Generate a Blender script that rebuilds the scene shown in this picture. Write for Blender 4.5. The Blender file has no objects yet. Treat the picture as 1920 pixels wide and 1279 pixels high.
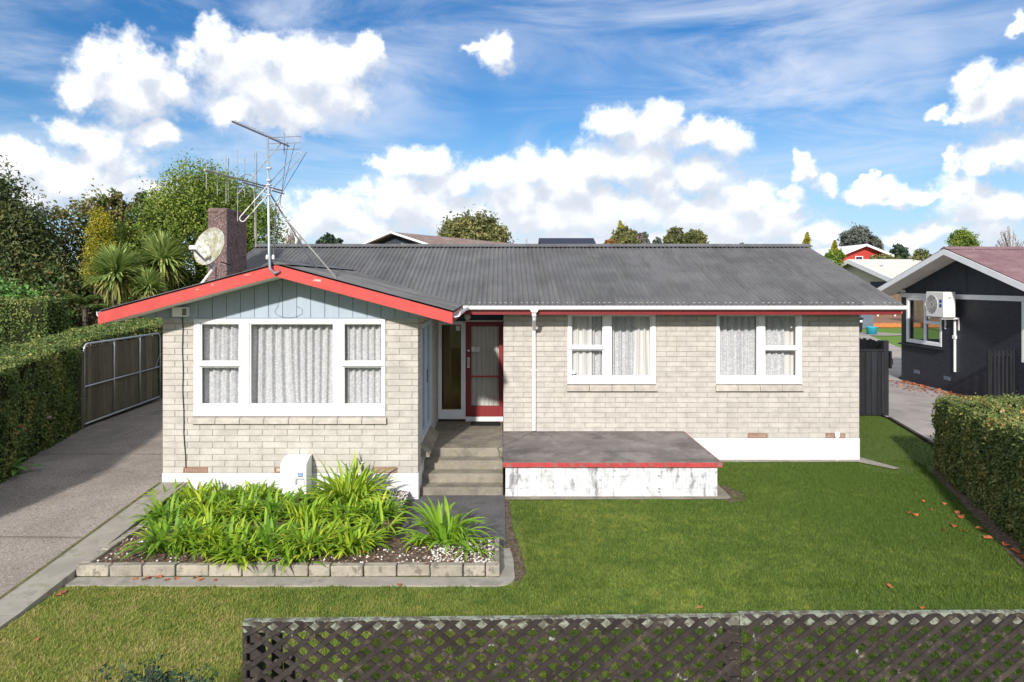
import bpy, bmesh, math, random
import numpy as np
from mathutils import Vector, Matrix

R = math.radians
rng = random.Random(7)
nrng = np.random.default_rng(5)
sc = bpy.context.scene
COL = sc.collection

# ---------------------------------------------------------------- camera
CAM_Z = 3.49                       # camera height above the lawn
FPX, VPX, VPY = 1280.0, 940.0, 530.0
cam_d = bpy.data.cameras.new('camera')
cam_d.sensor_fit = 'HORIZONTAL'; cam_d.sensor_width = 36.0
cam_d.lens = FPX / 1920 * 36.0
cam_d.shift_x = (960 - VPX) / 1920
cam_d.shift_y = -(639.5 - VPY) / 1920
cam_d.clip_start = 0.05; cam_d.clip_end = 6000
cam = bpy.data.objects.new('camera', cam_d); COL.objects.link(cam)
cam.location = (0, 0, CAM_Z); cam.rotation_euler = (R(90), 0, 0)
sc.camera = cam

def at(px, py, y):
    """the place that stands at distance y on the bearing of a photo pixel"""
    return ((px - VPX) / FPX * y, y, CAM_Z - (py - VPY) / FPX * y)

# ---------------------------------------------------------------- sun and sky
SUN_DIR = Vector((0.25, 1.0, -0.49)).normalized()      # the way the light travels
SUN_EL = math.asin(-SUN_DIR.z)
SUN_ROT = math.atan2(-SUN_DIR.x, -SUN_DIR.y)
sun_d = bpy.data.lights.new('sun', 'SUN'); sun_d.energy = 4.0; sun_d.angle = R(2.0); sun_d.color = (1.0, 0.955, 0.90)
sun = bpy.data.objects.new('sun', sun_d); COL.objects.link(sun)
sun.rotation_euler = SUN_DIR.to_track_quat('-Z', 'Y').to_euler(); sun.location = (-20, -40, 30)

sc.view_settings.view_transform = 'Standard'; sc.view_settings.look = 'None'
sc.view_settings.exposure = 0.42; sc.view_settings.gamma = 1.0
sc.view_settings.use_curve_mapping = False
sc.cycles.use_denoising = True
sc.cycles.max_bounces = 6; sc.cycles.transparent_max_bounces = 12
sc.cycles.diffuse_bounces = 4; sc.cycles.glossy_bounces = 3; sc.cycles.transmission_bounces = 4
sc.cycles.caustics_reflective = False; sc.cycles.caustics_refractive = False
sc.cycles.sample_clamp_indirect = 6.0

class NT:
    """small helper round a node tree"""
    def __init__(s, tree): s.t = tree; s.n = tree.nodes; s.l = tree.links
    def node(s, kind, **kw):
        nd = s.n.new(kind)
        for k, v in kw.items(): setattr(nd, k, v)
        return nd
    def put(s, sock, v):
        if isinstance(v, bpy.types.NodeSocket): s.l.new(v, sock)
        elif v is not None: sock.default_value = v
    def math(s, op, a, b=None, c=None, clamp=False):
        nd = s.node('ShaderNodeMath', operation=op, use_clamp=clamp)
        for i, v in enumerate((a, b, c)):
            if v is not None: s.put(nd.inputs[i], v)
        return nd.outputs[0]
    def vec(s, op, a, b=None, c=None):
        nd = s.node('ShaderNodeVectorMath', operation=op)
        for i, v in enumerate((a, b, c)):
            if v is not None: s.put(nd.inputs[i], v)
        return nd.outputs['Value'] if op in ('LENGTH', 'DISTANCE', 'DOT_PRODUCT') else nd.outputs[0]
    def noise(s, vec, scale, detail=4, rough=.55, dist=0.0, out='Fac'):
        nd = s.node('ShaderNodeTexNoise')
        s.put(nd.inputs['Vector'], vec); s.put(nd.inputs['Scale'], scale); s.put(nd.inputs['Detail'], detail)
        s.put(nd.inputs['Roughness'], rough); s.put(nd.inputs['Distortion'], dist)
        return nd.outputs[out]
    def voro(s, vec, scale, feature='F1', out='Distance', smooth=None):
        nd = s.node('ShaderNodeTexVoronoi', feature=feature)
        s.put(nd.inputs['Vector'], vec); s.put(nd.inputs['Scale'], scale)
        if smooth is not None: s.put(nd.inputs['Smoothness'], smooth)
        return nd.outputs[out]
    def mix(s, f, a, b, mode='MIX'):
        nd = s.node('ShaderNodeMix', data_type='RGBA', blend_type=mode)
        s.put(nd.inputs[0], f)
        s.put(nd.inputs[6], a if isinstance(a, bpy.types.NodeSocket) else (*a, 1))
        s.put(nd.inputs[7], b if isinstance(b, bpy.types.NodeSocket) else (*b, 1))
        return nd.outputs[2]
    def step(s, v, lo, hi):
        nd = s.node('ShaderNodeMapRange', interpolation_type='SMOOTHSTEP')
        s.put(nd.inputs[0], v); s.put(nd.inputs[1], lo); s.put(nd.inputs[2], hi)
        return nd.outputs[0]
    def ramp(s, f, stops):
        nd = s.node('ShaderNodeValToRGB')
        el = nd.color_ramp.elements
        while len(el) < len(stops): el.new(.5)
        for e, (p, c) in zip(el, stops): e.position = p; e.color = (*c, 1)
        s.put(nd.inputs[0], f)
        return nd.outputs[0]

def sky_dir(px, py):
    return Vector(((px - VPX) / FPX, 1.0, -(py - VPY) / FPX)).normalized()

# cumulus: (bearing x, y in photo pixels, half width, half height)
PUFFS = [(200, 120, 60, 40), (265, 130, 75, 52), (235, 175, 100, 48), (320, 165, 44, 40), (150, 185, 40, 26),
         (288, 248, 46, 30),
         (397, 85, 52, 44), (440, 115, 80, 55), (510, 105, 55, 42), (560, 140, 100, 62), (640, 130, 60, 45), (690, 100, 30, 34), (500, 170, 110, 60), (640, 180, 70, 40), (440, 210, 70, 28), (560, 215, 90, 34),
         (40, 300, 70, 40), (130, 250, 40, 36), (190, 270, 62, 50), (235, 310, 45, 40), (110, 330, 130, 50), (230, 360, 120, 40), (60, 370, 90, 40),
         (935, 100, 38, 28), (900, 85, 22, 12),
         (785, 310, 70, 38), (840, 345, 55, 40), (720, 320, 30, 20), (1005, 315, 55, 40), (925, 340, 60, 46), (960, 375, 80, 50), (760, 380, 110, 40), (610, 385, 55, 34), (650, 420, 120, 40), (850, 410, 110, 50),
         (1150, 225, 46, 30), (1235, 222, 46, 34), (1215, 255, 80, 40), (1300, 250, 70, 32), (1365, 265, 44, 28), (1110, 310, 60, 45), (1200, 305, 90, 42), (1310, 330, 75, 44), (1230, 345, 60, 30), (1060, 350, 70, 50), (1400, 380, 70, 48), (1290, 400, 120, 52), (1130, 400, 130, 55), (1010, 410, 110, 50), (1440, 415, 90, 46), (1360, 430, 120, 36), (1520, 440, 70, 34), (1180, 455, 260, 26), (700, 455, 130, 26), (1420, 465, 150, 18), (560, 440, 60, 30),
         (1505, 285, 16, 20), (1515, 318, 24, 26), (1542, 340, 28, 24), (1492, 360, 34, 15), (1558, 352, 18, 12),
         (1632, 332, 8, 14), (1635, 365, 52, 20), (1680, 372, 50, 16), (1735, 382, 40, 12),
         (1835, 150, 40, 34), (1870, 195, 78, 38), (1900, 170, 60, 50), (1775, 205, 24, 16), (1820, 215, 50, 16), (1910, 25, 22, 16),
         (1775, 285, 18, 28), (1790, 315, 30, 34), (1840, 300, 46, 26), (1890, 290, 60, 34), (1800, 355, 50, 40), (1850, 385, 80, 40), (1900, 380, 60, 36), (1750, 435, 60, 22), (1700, 455, 50, 14), (1860, 430, 70, 30)]

def build_world():
    w = bpy.data.worlds.new('World'); sc.world = w; w.use_nodes = True
    g = bpy.data.node_groups.new('cloud_density', 'ShaderNodeTree')
    g.interface.new_socket('Vector', in_out='INPUT', socket_type='NodeSocketVector')
    g.interface.new_socket('Density', in_out='OUTPUT', socket_type='NodeSocketFloat')
    g.interface.new_socket('Soft', in_out='OUTPUT', socket_type='NodeSocketFloat')
    N = NT(g)
    gi = N.node('NodeGroupInput'); go = N.node('NodeGroupOutput')
    p = gi.outputs[0]
    # edges of the heaps wobble
    wob = N.node('ShaderNodeTexNoise'); N.put(wob.inputs['Vector'], p); wob.inputs['Scale'].default_value = 17; wob.inputs['Detail'].default_value = 4
    wob.inputs['Roughness'].default_value = .62
    off = N.vec('MULTIPLY_ADD', wob.outputs['Color'], (.062, .062, .062), (-.031, -.031, -.031))
    q = N.vec('ADD', p, off)
    best = None
    for (x, y, a, b) in PUFFS:
        c = sky_dir(x, y)
        fall = 1 / math.sqrt(1 + ((x - VPX) / FPX) ** 2)
        a = a * 1.17 / FPX * fall ** 2; b = b * 1.17 / FPX * fall
        v = N.vec('MULTIPLY_ADD', q, (1 / a, 1 / a, 1 / b), (-c.x / a, -c.y / a, -c.z / b))
        d = N.vec('LENGTH', v)
        best = d if best is None else N.math('SMOOTH_MIN', best, d, .18)
    front = N.math('SUBTRACT', 1.0, best)
    # outside the view: heaps from a broad noise, cover added to lift fill light
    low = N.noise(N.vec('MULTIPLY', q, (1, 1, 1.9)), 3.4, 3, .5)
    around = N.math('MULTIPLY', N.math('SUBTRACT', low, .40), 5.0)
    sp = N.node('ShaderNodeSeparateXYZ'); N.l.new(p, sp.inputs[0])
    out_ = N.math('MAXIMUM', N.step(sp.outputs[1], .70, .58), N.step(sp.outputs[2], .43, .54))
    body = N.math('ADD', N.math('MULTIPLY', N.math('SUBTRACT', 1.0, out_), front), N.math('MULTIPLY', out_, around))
    n1 = N.noise(p, 30, 6, .64)
    v1 = N.voro(q, 34, 'SMOOTH_F1', smooth=.8)
    soft = N.math('MULTIPLY_ADD', N.math('SUBTRACT', .42, v1), .42, body)
    dens = N.math('MULTIPLY_ADD', N.math('SUBTRACT', n1, .5), 1.35, soft)
    N.l.new(dens, go.inputs[0]); N.l.new(soft, go.inputs[1])

    W_ = NT(w.node_tree); w.node_tree.nodes.clear()
    out = W_.node('ShaderNodeOutputWorld'); bg = W_.node('ShaderNodeBackground'); bg.inputs['Strength'].default_value = .12
    tc = W_.node('ShaderNodeTexCoord'); d = W_.vec('NORMALIZE', tc.outputs['Generated'])
    sky = W_.node('ShaderNodeTexSky', sky_type='NISHITA', sun_disc=False)
    sky.sun_elevation = SUN_EL; sky.sun_rotation = SUN_ROT; sky.air_density = 1.0; sky.dust_density = .3; sky.ozone_density = 3.0; sky.altitude = 60
    hs = W_.node('ShaderNodeHueSaturation'); hs.inputs['Saturation'].default_value = 1.34; hs.inputs['Value'].default_value = .78
    hs.inputs['Hue'].default_value = .505
    W_.l.new(sky.outputs[0], hs.inputs['Color'])
    base = hs.outputs[0]
    sep = W_.node('ShaderNodeSeparateXYZ'); W_.l.new(d, sep.inputs[0]); z = sep.outputs[2]
    # thin high streaks
    mp = W_.node('ShaderNodeMapping'); mp.inputs['Rotation'].default_value = (0, R(12), 0); mp.inputs['Scale'].default_value = (1.5, 1.5, 6.5)
    W_.l.new(d, mp.inputs[0])
    ci = W_.noise(mp.outputs[0], 2.1, 8, .60, .7)
    ci2 = W_.noise(d, 2.6, 3, .5)
    cim = W_.math('MULTIPLY', W_.step(ci, .32, .76), W_.step(ci2, .26, .56))
    cim = W_.math('MULTIPLY', cim, .85)
    K = .80 / .12
    c1 = W_.mix(cim, base, (.74 * K, .81 * K, .95 * K))
    # pale band towards the horizon
    hz = W_.step(z, .26, .0)
    c1 = W_.mix(W_.math('MULTIPLY', hz, .62), c1, (.33 * K, .60 * K, .90 * K))
    hz2 = W_.step(z, .085, .0)
    c1 = W_.mix(W_.math('MULTIPLY', hz2, .75), c1, (.78 * K, .86 * K, .95 * K))
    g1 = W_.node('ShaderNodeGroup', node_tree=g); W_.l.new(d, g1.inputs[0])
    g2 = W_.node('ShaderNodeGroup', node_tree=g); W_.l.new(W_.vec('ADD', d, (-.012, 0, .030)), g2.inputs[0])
    dn = g1.outputs[0]
    alpha = W_.step(dn, -.16, .56)
    grad = W_.math('MULTIPLY_ADD', W_.math('SUBTRACT', dn, g2.outputs[0]), .35, W_.math('SUBTRACT', g1.outputs[1], g2.outputs[1]))
    lit = W_.step(grad, -.70, 1.05)
    col = W_.ramp(lit, [(0, (.66 * K, .71 * K, .80 * K)), (.25, (.75 * K, .79 * K, .87 * K)), (.5, (.90 * K, .93 * K, .97 * K)), (.75, (1.06 * K, 1.07 * K, 1.08 * K)), (1, (1.32 * K, 1.31 * K, 1.30 * K))])
    col = W_.mix(W_.math('MULTIPLY', W_.step(z, .14, .0), .55), col, (.84 * K, .89 * K, .96 * K))
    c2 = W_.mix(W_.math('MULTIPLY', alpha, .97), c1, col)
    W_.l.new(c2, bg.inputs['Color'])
    bg2 = W_.node('ShaderNodeBackground'); bg2.inputs['Strength'].default_value = .12; W_.l.new(c1, bg2.inputs['Color'])
    ms = W_.node('ShaderNodeMixShader')                    # no heaps below the horizon
    W_.l.new(W_.math('GREATER_THAN', z, -.02), ms.inputs[0])
    W_.l.new(bg2.outputs[0], ms.inputs[1]); W_.l.new(bg.outputs[0], ms.inputs[2])
    W_.l.new(ms.outputs[0], out.inputs[0])
    w.cycles.sampling_method = 'MANUAL'; w.cycles.sample_map_resolution = 512
build_world()

# ---------------------------------------------------------------- materials
def new_mat(name):
    m = bpy.data.materials.new(name); m.use_nodes = True
    m.node_tree.nodes.clear()
    N = NT(m.node_tree)
    out = N.node('ShaderNodeOutputMaterial'); b = N.node('ShaderNodeBsdfPrincipled')
    N.l.new(b.outputs[0], out.inputs[0])
    geo = N.node('ShaderNodeNewGeometry')
    return m, N, b, geo, out

def rgb(h):
    """sRGB hex to linear"""
    c = [int(h[i:i + 2], 16) / 255 for i in (0, 2, 4)]
    return tuple(x / 12.92 if x <= .04045 else ((x + .055) / 1.055) ** 2.4 for x in c)

def sc3(c, k): return tuple(min(1, x * k) for x in c)

def surf(name, col, rough=.8, var=.15, scale=6, bump=0, bscale=60, layers=(), objvar=0, island=0, metal=0, spec=.3, stretch=None, bdist=.01, speck=None):
    """matt surface: base colour with soft variation, then layers (colour, scale, low, high, amount, stretch)"""
    m, N, b, geo, out = new_mat(name)
    P = geo.outputs['Position']
    def vec(st):
        if not st: return P
        return N.vec('MULTIPLY', P, st)
    n = N.noise(vec(stretch), scale, 5, .6)
    c = N.mix(N.step(n, .33, .67), sc3(col, 1 - var), sc3(col, 1 + var))
    if objvar or island:
        oi = N.node('ShaderNodeObjectInfo')
        r = N.math('FRACT', N.math('ADD', oi.outputs['Random'], geo.outputs['Random Per Island']))
        k = max(objvar, island)
        hs = N.node('ShaderNodeHueSaturation')
        N.l.new(c, hs.inputs['Color'])
        N.l.new(N.math('MULTIPLY_ADD', r, 2 * k, 1 - k), hs.inputs['Value'])
        N.l.new(N.math('MULTIPLY_ADD', N.math('FRACT', N.math('MULTIPLY', r, 7.31)), .5 * k, 1 - .25 * k), hs.inputs['Saturation'])
        c = hs.outputs[0]
    if speck:
        sv, ssc, slo, shi, samt = speck
        s = N.step(N.math('MULTIPLY_ADD', N.noise(P, ssc, 3, .7), 1.5, -.25), slo, shi)
        c = N.mix(N.math('MULTIPLY', s, samt), c, sv)
    for (lc, ls, lo, hi, amt, st) in layers:
        f = N.step(N.math('MULTIPLY_ADD', N.noise(vec(st), ls, 6, .65), 1.7, -.35), lo, hi)
        c = N.mix(N.math('MULTIPLY', f, amt), c, lc)
    N.l.new(c, b.inputs['Base Color'])
    b.inputs['Roughness'].default_value = rough; b.inputs['Metallic'].default_value = metal
    b.inputs['Specular IOR Level'].default_value = spec
    if bump:
        bn = N.node('ShaderNodeBump'); bn.inputs['Strength'].default_value = bump; bn.inputs['Distance'].default_value = bdist
        N.l.new(N.noise(vec(stretch), bscale, 5, .65), bn.inputs['Height'])
        N.l.new(bn.outputs[0], b.inputs['Normal'])
    return m

def leafmat(name, stops, trans=.3, clump=.35, cscale=1.6, rough=.55):
    """leaves: a random tone for every leaf, drifting a little from clump to clump"""
    m, N, b, geo, out = new_mat(name)
    n = N.noise(geo.outputs['Position'], cscale, 3, .6)
    r = N.math('ADD', N.math('MULTIPLY', geo.outputs['Random Per Island'], 1 - clump), N.math('MULTIPLY', N.step(n, .3, .7), clump))
    c = N.ramp(r, stops)
    N.l.new(c, b.inputs['Base Color'])
    b.inputs['Roughness'].default_value = rough; b.inputs['Specular IOR Level'].default_value = .35
    t = N.node('ShaderNodeBsdfTranslucent'); N.l.new(c, t.inputs['Color'])
    mx = N.node('ShaderNodeMixShader'); mx.inputs[0].default_value = trans
    N.l.new(b.outputs[0], mx.inputs[1]); N.l.new(t.outputs[0], mx.inputs[2]); N.l.new(mx.outputs[0], out.inputs[0])
    return m

def glassmat(name, tint=(1, 1, 1), refl=1.0):
    m, N, b, geo, out = new_mat(name)
    t = N.node('ShaderNodeBsdfTransparent'); t.inputs[0].default_value = (*tint, 1)
    g = N.node('ShaderNodeBsdfGlossy'); g.inputs['Roughness'].default_value = .02
    f = N.node('ShaderNodeFresnel'); N.l.new(N.math('MULTIPLY_ADD', geo.outputs['Backfacing'], 1 / 1.5 - 1.5, 1.5), f.inputs[0])
    mx = N.node('ShaderNodeMixShader')
    N.l.new(N.math('MULTIPLY', f.outputs[0], refl, clamp=True), mx.inputs[0])
    N.l.new(t.outputs[0], mx.inputs[1]); N.l.new(g.outputs[0], mx.inputs[2]); N.l.new(mx.outputs[0], out.inputs[0])
    return m

def lacemat(name, lace=True, dark=(.33, .325, .345), light=(.68, .66, .665)):
    m, N, b, geo, out = new_mat(name)
    P = geo.outputs['Position']
    if lace:
        q = N.vec('MULTIPLY', P, (1, .3, 1))
        d = N.noise(P, 16, 2, .5, out='Color')
        q = N.vec('MULTIPLY_ADD', d, (.05, 0, .05), q)
        v = N.voro(q, 30, 'F1')
        n = N.noise(q, 55, 3, .7)
        a = N.step(N.math('MULTIPLY_ADD', N.math('SUBTRACT', n, .5), 1.1, v), .22, .62)
        c = N.mix(N.math('MULTIPLY', a, .46), light, dark)
    else:
        c = N.mix(N.noise(P, 5, 3), sc3(light, .95), sc3(light, 1.05))
    N.l.new(c, b.inputs['Base Color']); b.inputs['Roughness'].default_value = .95; b.inputs['Specular IOR Level'].default_value = .05
    return m

M = {}
CREAM = (.48, .452, .408)
M['brick'] = surf('cream_split_face_brick', CREAM, .92, .10, 5, .9, 55, objvar=.03, bdist=.012, speck=((.24, .20, .16), 70, .62, .74, .5),
                  layers=[((.40, .37, .31), 1.1, .60, .9, .25, None)])
M['mortar'] = surf('cream_mortar', (.33, .30, .26), .95, .15, 9)
M['sill'] = surf('sill_brick_glaze', (.44, .40, .35), .8, .12, 9, .4, 60, objvar=.08, speck=((.2, .18, .15), 80, .62, .74, .4))
M['white'] = surf('white_house_paint', (.80, .80, .80), .5, .03, 4, 0, spec=.4)
M['white_worn'] = surf('worn_white_paint', (.62, .63, .645), .7, .05, 3, .35, 25,
                       layers=[((.40, .385, .375), 4.5, .50, .72, .7, None), ((.12, .11, .11), 2.3, .56, .78, .8, (1.8, 1.8, .6)), ((.09, .08, .075), 13, .66, .80, .7, None)])
M['plinth'] = surf('white_foundation_paint', (.62, .62, .635), .7, .03, 3, .3, 25, layers=[((.42, .39, .36), 6, .72, .86, .6, None), ((.60, .58, .56), 1.6, .5, .7, .5, None)])
M['red_bright'] = surf('coral_red_paint', (.50, .072, .062), .65, .05, 3, .1, 30, layers=[((.62, .50, .44), 3.1, .74, .78, .8, (1, 1, 3)), ((.44, .05, .045), 2, .5, .75, .6, None)], spec=.25)
M['red_dark'] = surf('red_door_and_shaded_fascia_paint', (.20, .016, .018), .45, .08, 3, spec=.4)  # door red; on the fascia the dark tone includes the gutter's shade
M['red_trim'] = surf('faded_red_slab_edge_paint', (.40, .05, .05), .7, .12, 8, .3, 40, layers=[((.20, .15, .12), 9, .56, .70, .8, None)])
M['blue_board'] = surf('pale_blue_board_paint', (.36, .42, .485), .65, .05, 2.2, .12, 20, stretch=(3, 3, .4))
M['soffit'] = surf('soffit_paint', (.78, .75, .70), .7, .06, 3)
M['teal_dark'] = surf('dark_teal_panel_paint', (.035, .06, .085), .5, .1, 3)
M['roof'] = surf('weathered_charcoal_roof_paint', (.115, .115, .118), .72, .16, 1.3, 0, objvar=.08, spec=.35,
                 layers=[((.185, .18, .175), 3.0, .48, .85, .45, (4.0, .35, .35)), ((.07, .066, .064), 1.5, .52, .80, .45, (2.2, .4, .4)), ((.27, .26, .245), 5, .80, .92, .35, (3, .5, .5))])
M['roof_wing'] = surf('weathered_charcoal_wing_roof_paint', (.115, .115, .118), .72, .16, 1.3, 0, objvar=.08, spec=.35,
                 layers=[((.21, .205, .20), 3.0, .48, .78, .5, (.35, 4.0, .35)), ((.045, .042, .04), 1.5, .52, .75, .5, (.4, 2.2, .4))])
M['chimney'] = surf('red_brown_pebble_dash', (.17, .105, .10), .95, .25, 8, 1.0, 30, bdist=.03, speck=((.42, .34, .32), 30, .52, .72, .75), layers=[((.05, .04, .042), 3, .52, .80, .65, None), ((.06, .045, .045), 26, .55, .72, .7, None)])
M['concrete'] = surf('weathered_concrete', (.235, .21, .165), .9, .16, 3, .4, 60, layers=[((.11, .10, .09), 2.2, .52, .75, .55, None), ((.40, .38, .35), 14, .66, .76, .5, None), ((.16, .15, .08), 5, .60, .75, .45, None)])
M['slab'] = surf('dark_stained_concrete_slab', (.20, .175, .165), .9, .2, 1.6, .3, 60, layers=[((.29, .27, .255), 3.0, .52, .74, .6, (1, .6, 1)), ((.085, .075, .075), 1.4, .5, .72, .6, None), ((.31, .29, .27), 24, .66, .74, .4, None)])
M['drive'] = surf('exposed_aggregate_drive', (.30, .26, .225), .93, .14, 1.2, .7, 60, bdist=.012, speck=((.10, .085, .075), 38, .52, .68, .75),
                  layers=[((.56, .53, .49), 42, .60, .74, .65, None), ((.17, .15, .14), .8, .48, .80, .55, (1.3, .4, 1)), ((.13, .12, .11), 3.5, .70, .84, .4, None)])
M['strip'] = surf('pale_concrete_strip', (.31, .285, .245), .92, .14, 2, .4, 60, layers=[((.16, .15, .13), 2.0, .55, .75, .6, None), ((.20, .20, .10), 6, .62, .74, .45, None)])
M['asphalt'] = surf('dark_speckled_path', (.105, .10, .10), .92, .16, 3, .5, 90, speck=((.38, .37, .36), 70, .66, .74, .6))
M['neigh_drive'] = surf('neighbour_concrete_drive', (.35, .315, .29), .92, .13, .8, .3, 50, layers=[((.20, .18, .17), .9, .5, .72, .5, None)])
M['soil'] = surf('bark_and_soil', (.12, .085, .06), .97, .35, 12, 1.0, 50, bdist=.03, layers=[((.24, .19, .14), 20, .52, .66, .7, None), ((.05, .035, .025), 14, .56, .68, .7, None)])
M['pebble'] = surf('white_pebble', (.62, .58, .54), .8, .2, 30, island=.3)
M['bark'] = surf('bark_chip', (.20, .12, .08), .95, .3, 30, island=.4)
M['edging'] = surf('edging_brick', (.34, .305, .245), .92, .14, 6, .9, 55, objvar=.10, bdist=.012, layers=[((.13, .115, .09), 9, .56, .70, .7, None), ((.20, .20, .15), 4, .56, .72, .5, None)])
M['terracotta'] = surf('terracotta', (.33, .14, .08), .85, .12, 20)
M['terra_dark'] = surf('vent_slot', (.03, .018, .012), .95)
M['galv'] = surf('galvanised_steel', (.55, .58, .62), .38, .08, 8, metal=.75)
M['alu'] = surf('dull_aluminium', (.34, .34, .40), .45, .1, 10, metal=.55)
M['rust'] = surf('tarnished_aluminium', (.42, .40, .38), .6, .2, 12, metal=.4)
M['black'] = surf('black_stain', (.012, .013, .017), .6, .2, 5)
M['dark_plastic'] = surf('black_plastic', (.02, .02, .022), .5)
M['cable'] = surf('black_cable', (.03, .028, .025), .7)
M['dish'] = surf('lichen_dish', (.47, .47, .44), .7, .06, 4, .2, 40, layers=[((.26, .235, .11), 6, .38, .66, .8, None), ((.17, .155, .085), 22, .5, .70, .7, None)])
M['lattice'] = surf('weathered_lattice_wood', (.036, .028, .025), .9, .3, 8, .6, 60, objvar=.28, stretch=(1, 1, 1), layers=[((.12, .105, .06), 14, .56, .80, .7, None), ((.30, .33, .27), 8, .74, .80, .9, None), ((.028, .022, .022), 5, .5, .7, .5, None)])
M['lattice_rail'] = surf('lichened_rail', (.13, .125, .10), .95, .25, 10, .8, 60, layers=[((.27, .30, .235), 14, .42, .60, .9, None), ((.09, .075, .05), 11, .58, .70, .85, None), ((.40, .42, .36), 26, .70, .80, .7, None)])
M['paling'] = surf('grey_brown_paling', (.16, .145, .10), .92, .2, 5, .5, 40, objvar=.25, stretch=(6, 6, .5))
M['paling_far'] = surf('brown_paling', (.17, .12, .075), .92, .2, 5, .4, 30, objvar=.2, stretch=(5, 5, .5))
M['board_black'] = surf('black_stained_board', (.014, .015, .019), .65, .25, 4, objvar=.3, stretch=(5, 5, .4))
M['trunk'] = surf('tree_bark', (.11, .085, .065), .95, .3, 5, .8, 25, bdist=.03)
M['trunk_pale'] = surf('pale_twig_bark', (.26, .21, .19), .95, .2, 5)
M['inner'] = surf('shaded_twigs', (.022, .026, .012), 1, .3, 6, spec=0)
M['neigh_wall'] = None
M['roof_pink'] = surf('faded_maroon_roof', (.21, .125, .135), .75, .14, 2, layers=[((.30, .20, .20), 3, .5, .75, .5, None)])
M['roof_brown'] = surf('brown_tile_roof', (.24, .16, .135), .85, .2, 6, layers=[((.33, .27, .25), 2.5, .5, .7, .6, None)])
M['roof_slate'] = surf('blue_black_roof', (.022, .026, .045), .55, .1, 3)
M['roof_cream'] = surf('cream_metal_roof', (.60, .58, .52), .6, .06, 2)
M['red_wall'] = surf('red_weatherboard', (.42, .045, .03), .6, .08, 2)
M['char_wall'] = surf('charcoal_weatherboard', (.04, .045, .055), .7, .1, 3)
M['cream_wall'] = surf('cream_wall', (.55, .50, .38), .8, .06, 2)
M['timber'] = surf('orange_timber', (.52, .19, .06), .8, .15, 5, objvar=.12)
M['decking'] = surf('brown_deck_timber', (.24, .13, .075), .8, .15, 4, objvar=.12)
M['tub'] = surf('turquoise_tub_plastic', (.035, .36, .48), .4, .05, 6)
M['grey_wall'] = surf('slate_grey_wall', (.12, .14, .18), .8, .08, 3)
M['ac'] = surf('cream_enamel', (.70, .69, .65), .45, .03, 5)
M['ac_grille'] = surf('grille_grey', (.16, .155, .15), .6)
M['label_blue'] = surf('blue_print', (.03, .07, .30), .5)
M['label_pale'] = surf('pale_blue_print', (.35, .45, .62), .5)
M['print_grey'] = surf('grey_print', (.25, .25, .26), .6)
M['wallpaper'] = surf('hall_wall', (.72, .60, .34), .9, .06, 4)
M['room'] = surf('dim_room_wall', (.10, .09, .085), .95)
M['mat_rubber'] = surf('rubber_doormat', (.012, .012, .013), .9, .3, 40, .8, 120)
M['brass'] = surf('dull_chrome', (.55, .53, .50), .3, metal=.9)
M['globe'] = surf('opal_glass_globe', (.62, .62, .60), .2, spec=.5)
M['rim_rubber'] = surf('grey_sealant', (.32, .31, .30), .7)
M['alu_pane'] = surf('aluminium_joinery', (.50, .58, .66), .4, .04, 5, metal=.3)
M['glass'] = glassmat('window_glass', (.96, .97, .97), 1.0)
M['glass_amber'] = glassmat('amber_glass', (.93, .88, .74), .8)
M['glass_far'] = glassmat('dark_window_glass', (.80, .83, .84), 1.8)
M['lace'] = lacemat('lace_net_curtain')
M['lace_plain'] = lacemat('plain_net_curtain', False, light=(.70, .665, .64))
M['drape'] = lacemat('dim_door_curtain', False, light=(.62, .58, .54))

G = lambda *s: [(p, rgb(h)) for p, h in s]
M['lily'] = leafmat('strap_leaf_green', [(0, (0.114, 0.219, 0.0189)), (.4, (0.228, 0.383, 0.0253)), (.75, (0.393, 0.529, 0.0347)), (.92, (0.599, 0.638, 0.0632)), (.97, (0.615, 0.66, 0.0945)), (1, (0.615, 0.456, 0.111))], .3, .2, 3)
M['lily_dark'] = leafmat('deep_strap_leaf_green', [(0, (0.0755, 0.187, 0.0208)), (.5, (0.184, 0.352, 0.0267)), (.85, (0.324, 0.497, 0.0372)), (.95, (0.637, 0.684, 0.0743)), (1, (0.637, 0.456, 0.119))], .3, .2, 3)
M['hedge'] = leafmat('hedge_leaf', [(0, (0.0474, 0.0842, 0.0237)), (.45, (0.111, 0.174, 0.0421)), (.75, (0.225, 0.264, 0.0685)), (.93, (0.421, 0.395, 0.118)), (1, (0.527, 0.342, 0.157))], .2, .45, 1.3)
M['hedge_right'] = leafmat('mixed_hedge_leaf', [(0, (0.0594, 0.0924, 0.0281)), (.45, (0.134, 0.181, 0.0468)), (.75, (0.27, 0.268, 0.0749)), (.92, (0.486, 0.316, 0.128)), (1, (0.648, 0.244, 0.117))], .2, .45, 1.8)
M['oak_green'] = leafmat('mid_green_leaf', [(0, (0.0699, 0.12, 0.0191)), (.5, (0.169, 0.249, 0.0383)), (.85, (0.309, 0.369, 0.0671)), (1, (0.479, 0.439, 0.114))], .3, .4, .9)
M['dark_fir'] = leafmat('dark_conifer_spray', [(0, (0.0275, 0.045, 0.0145)), (.5, (0.0688, 0.0976, 0.029)), (.85, (0.167, 0.174, 0.0544)), (1, (0.275, 0.225, 0.0816))], .15, .4, .7)
M['autumn'] = leafmat('autumn_leaf', [(0, (0.0434, 0.08, 0.0209)), (.4, (0.112, 0.152, 0.0348)), (.7, (0.248, 0.213, 0.0695)), (.9, (0.36, 0.267, 0.118)), (1, (0.422, 0.355, 0.181))], .3, .5, .7)
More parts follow.
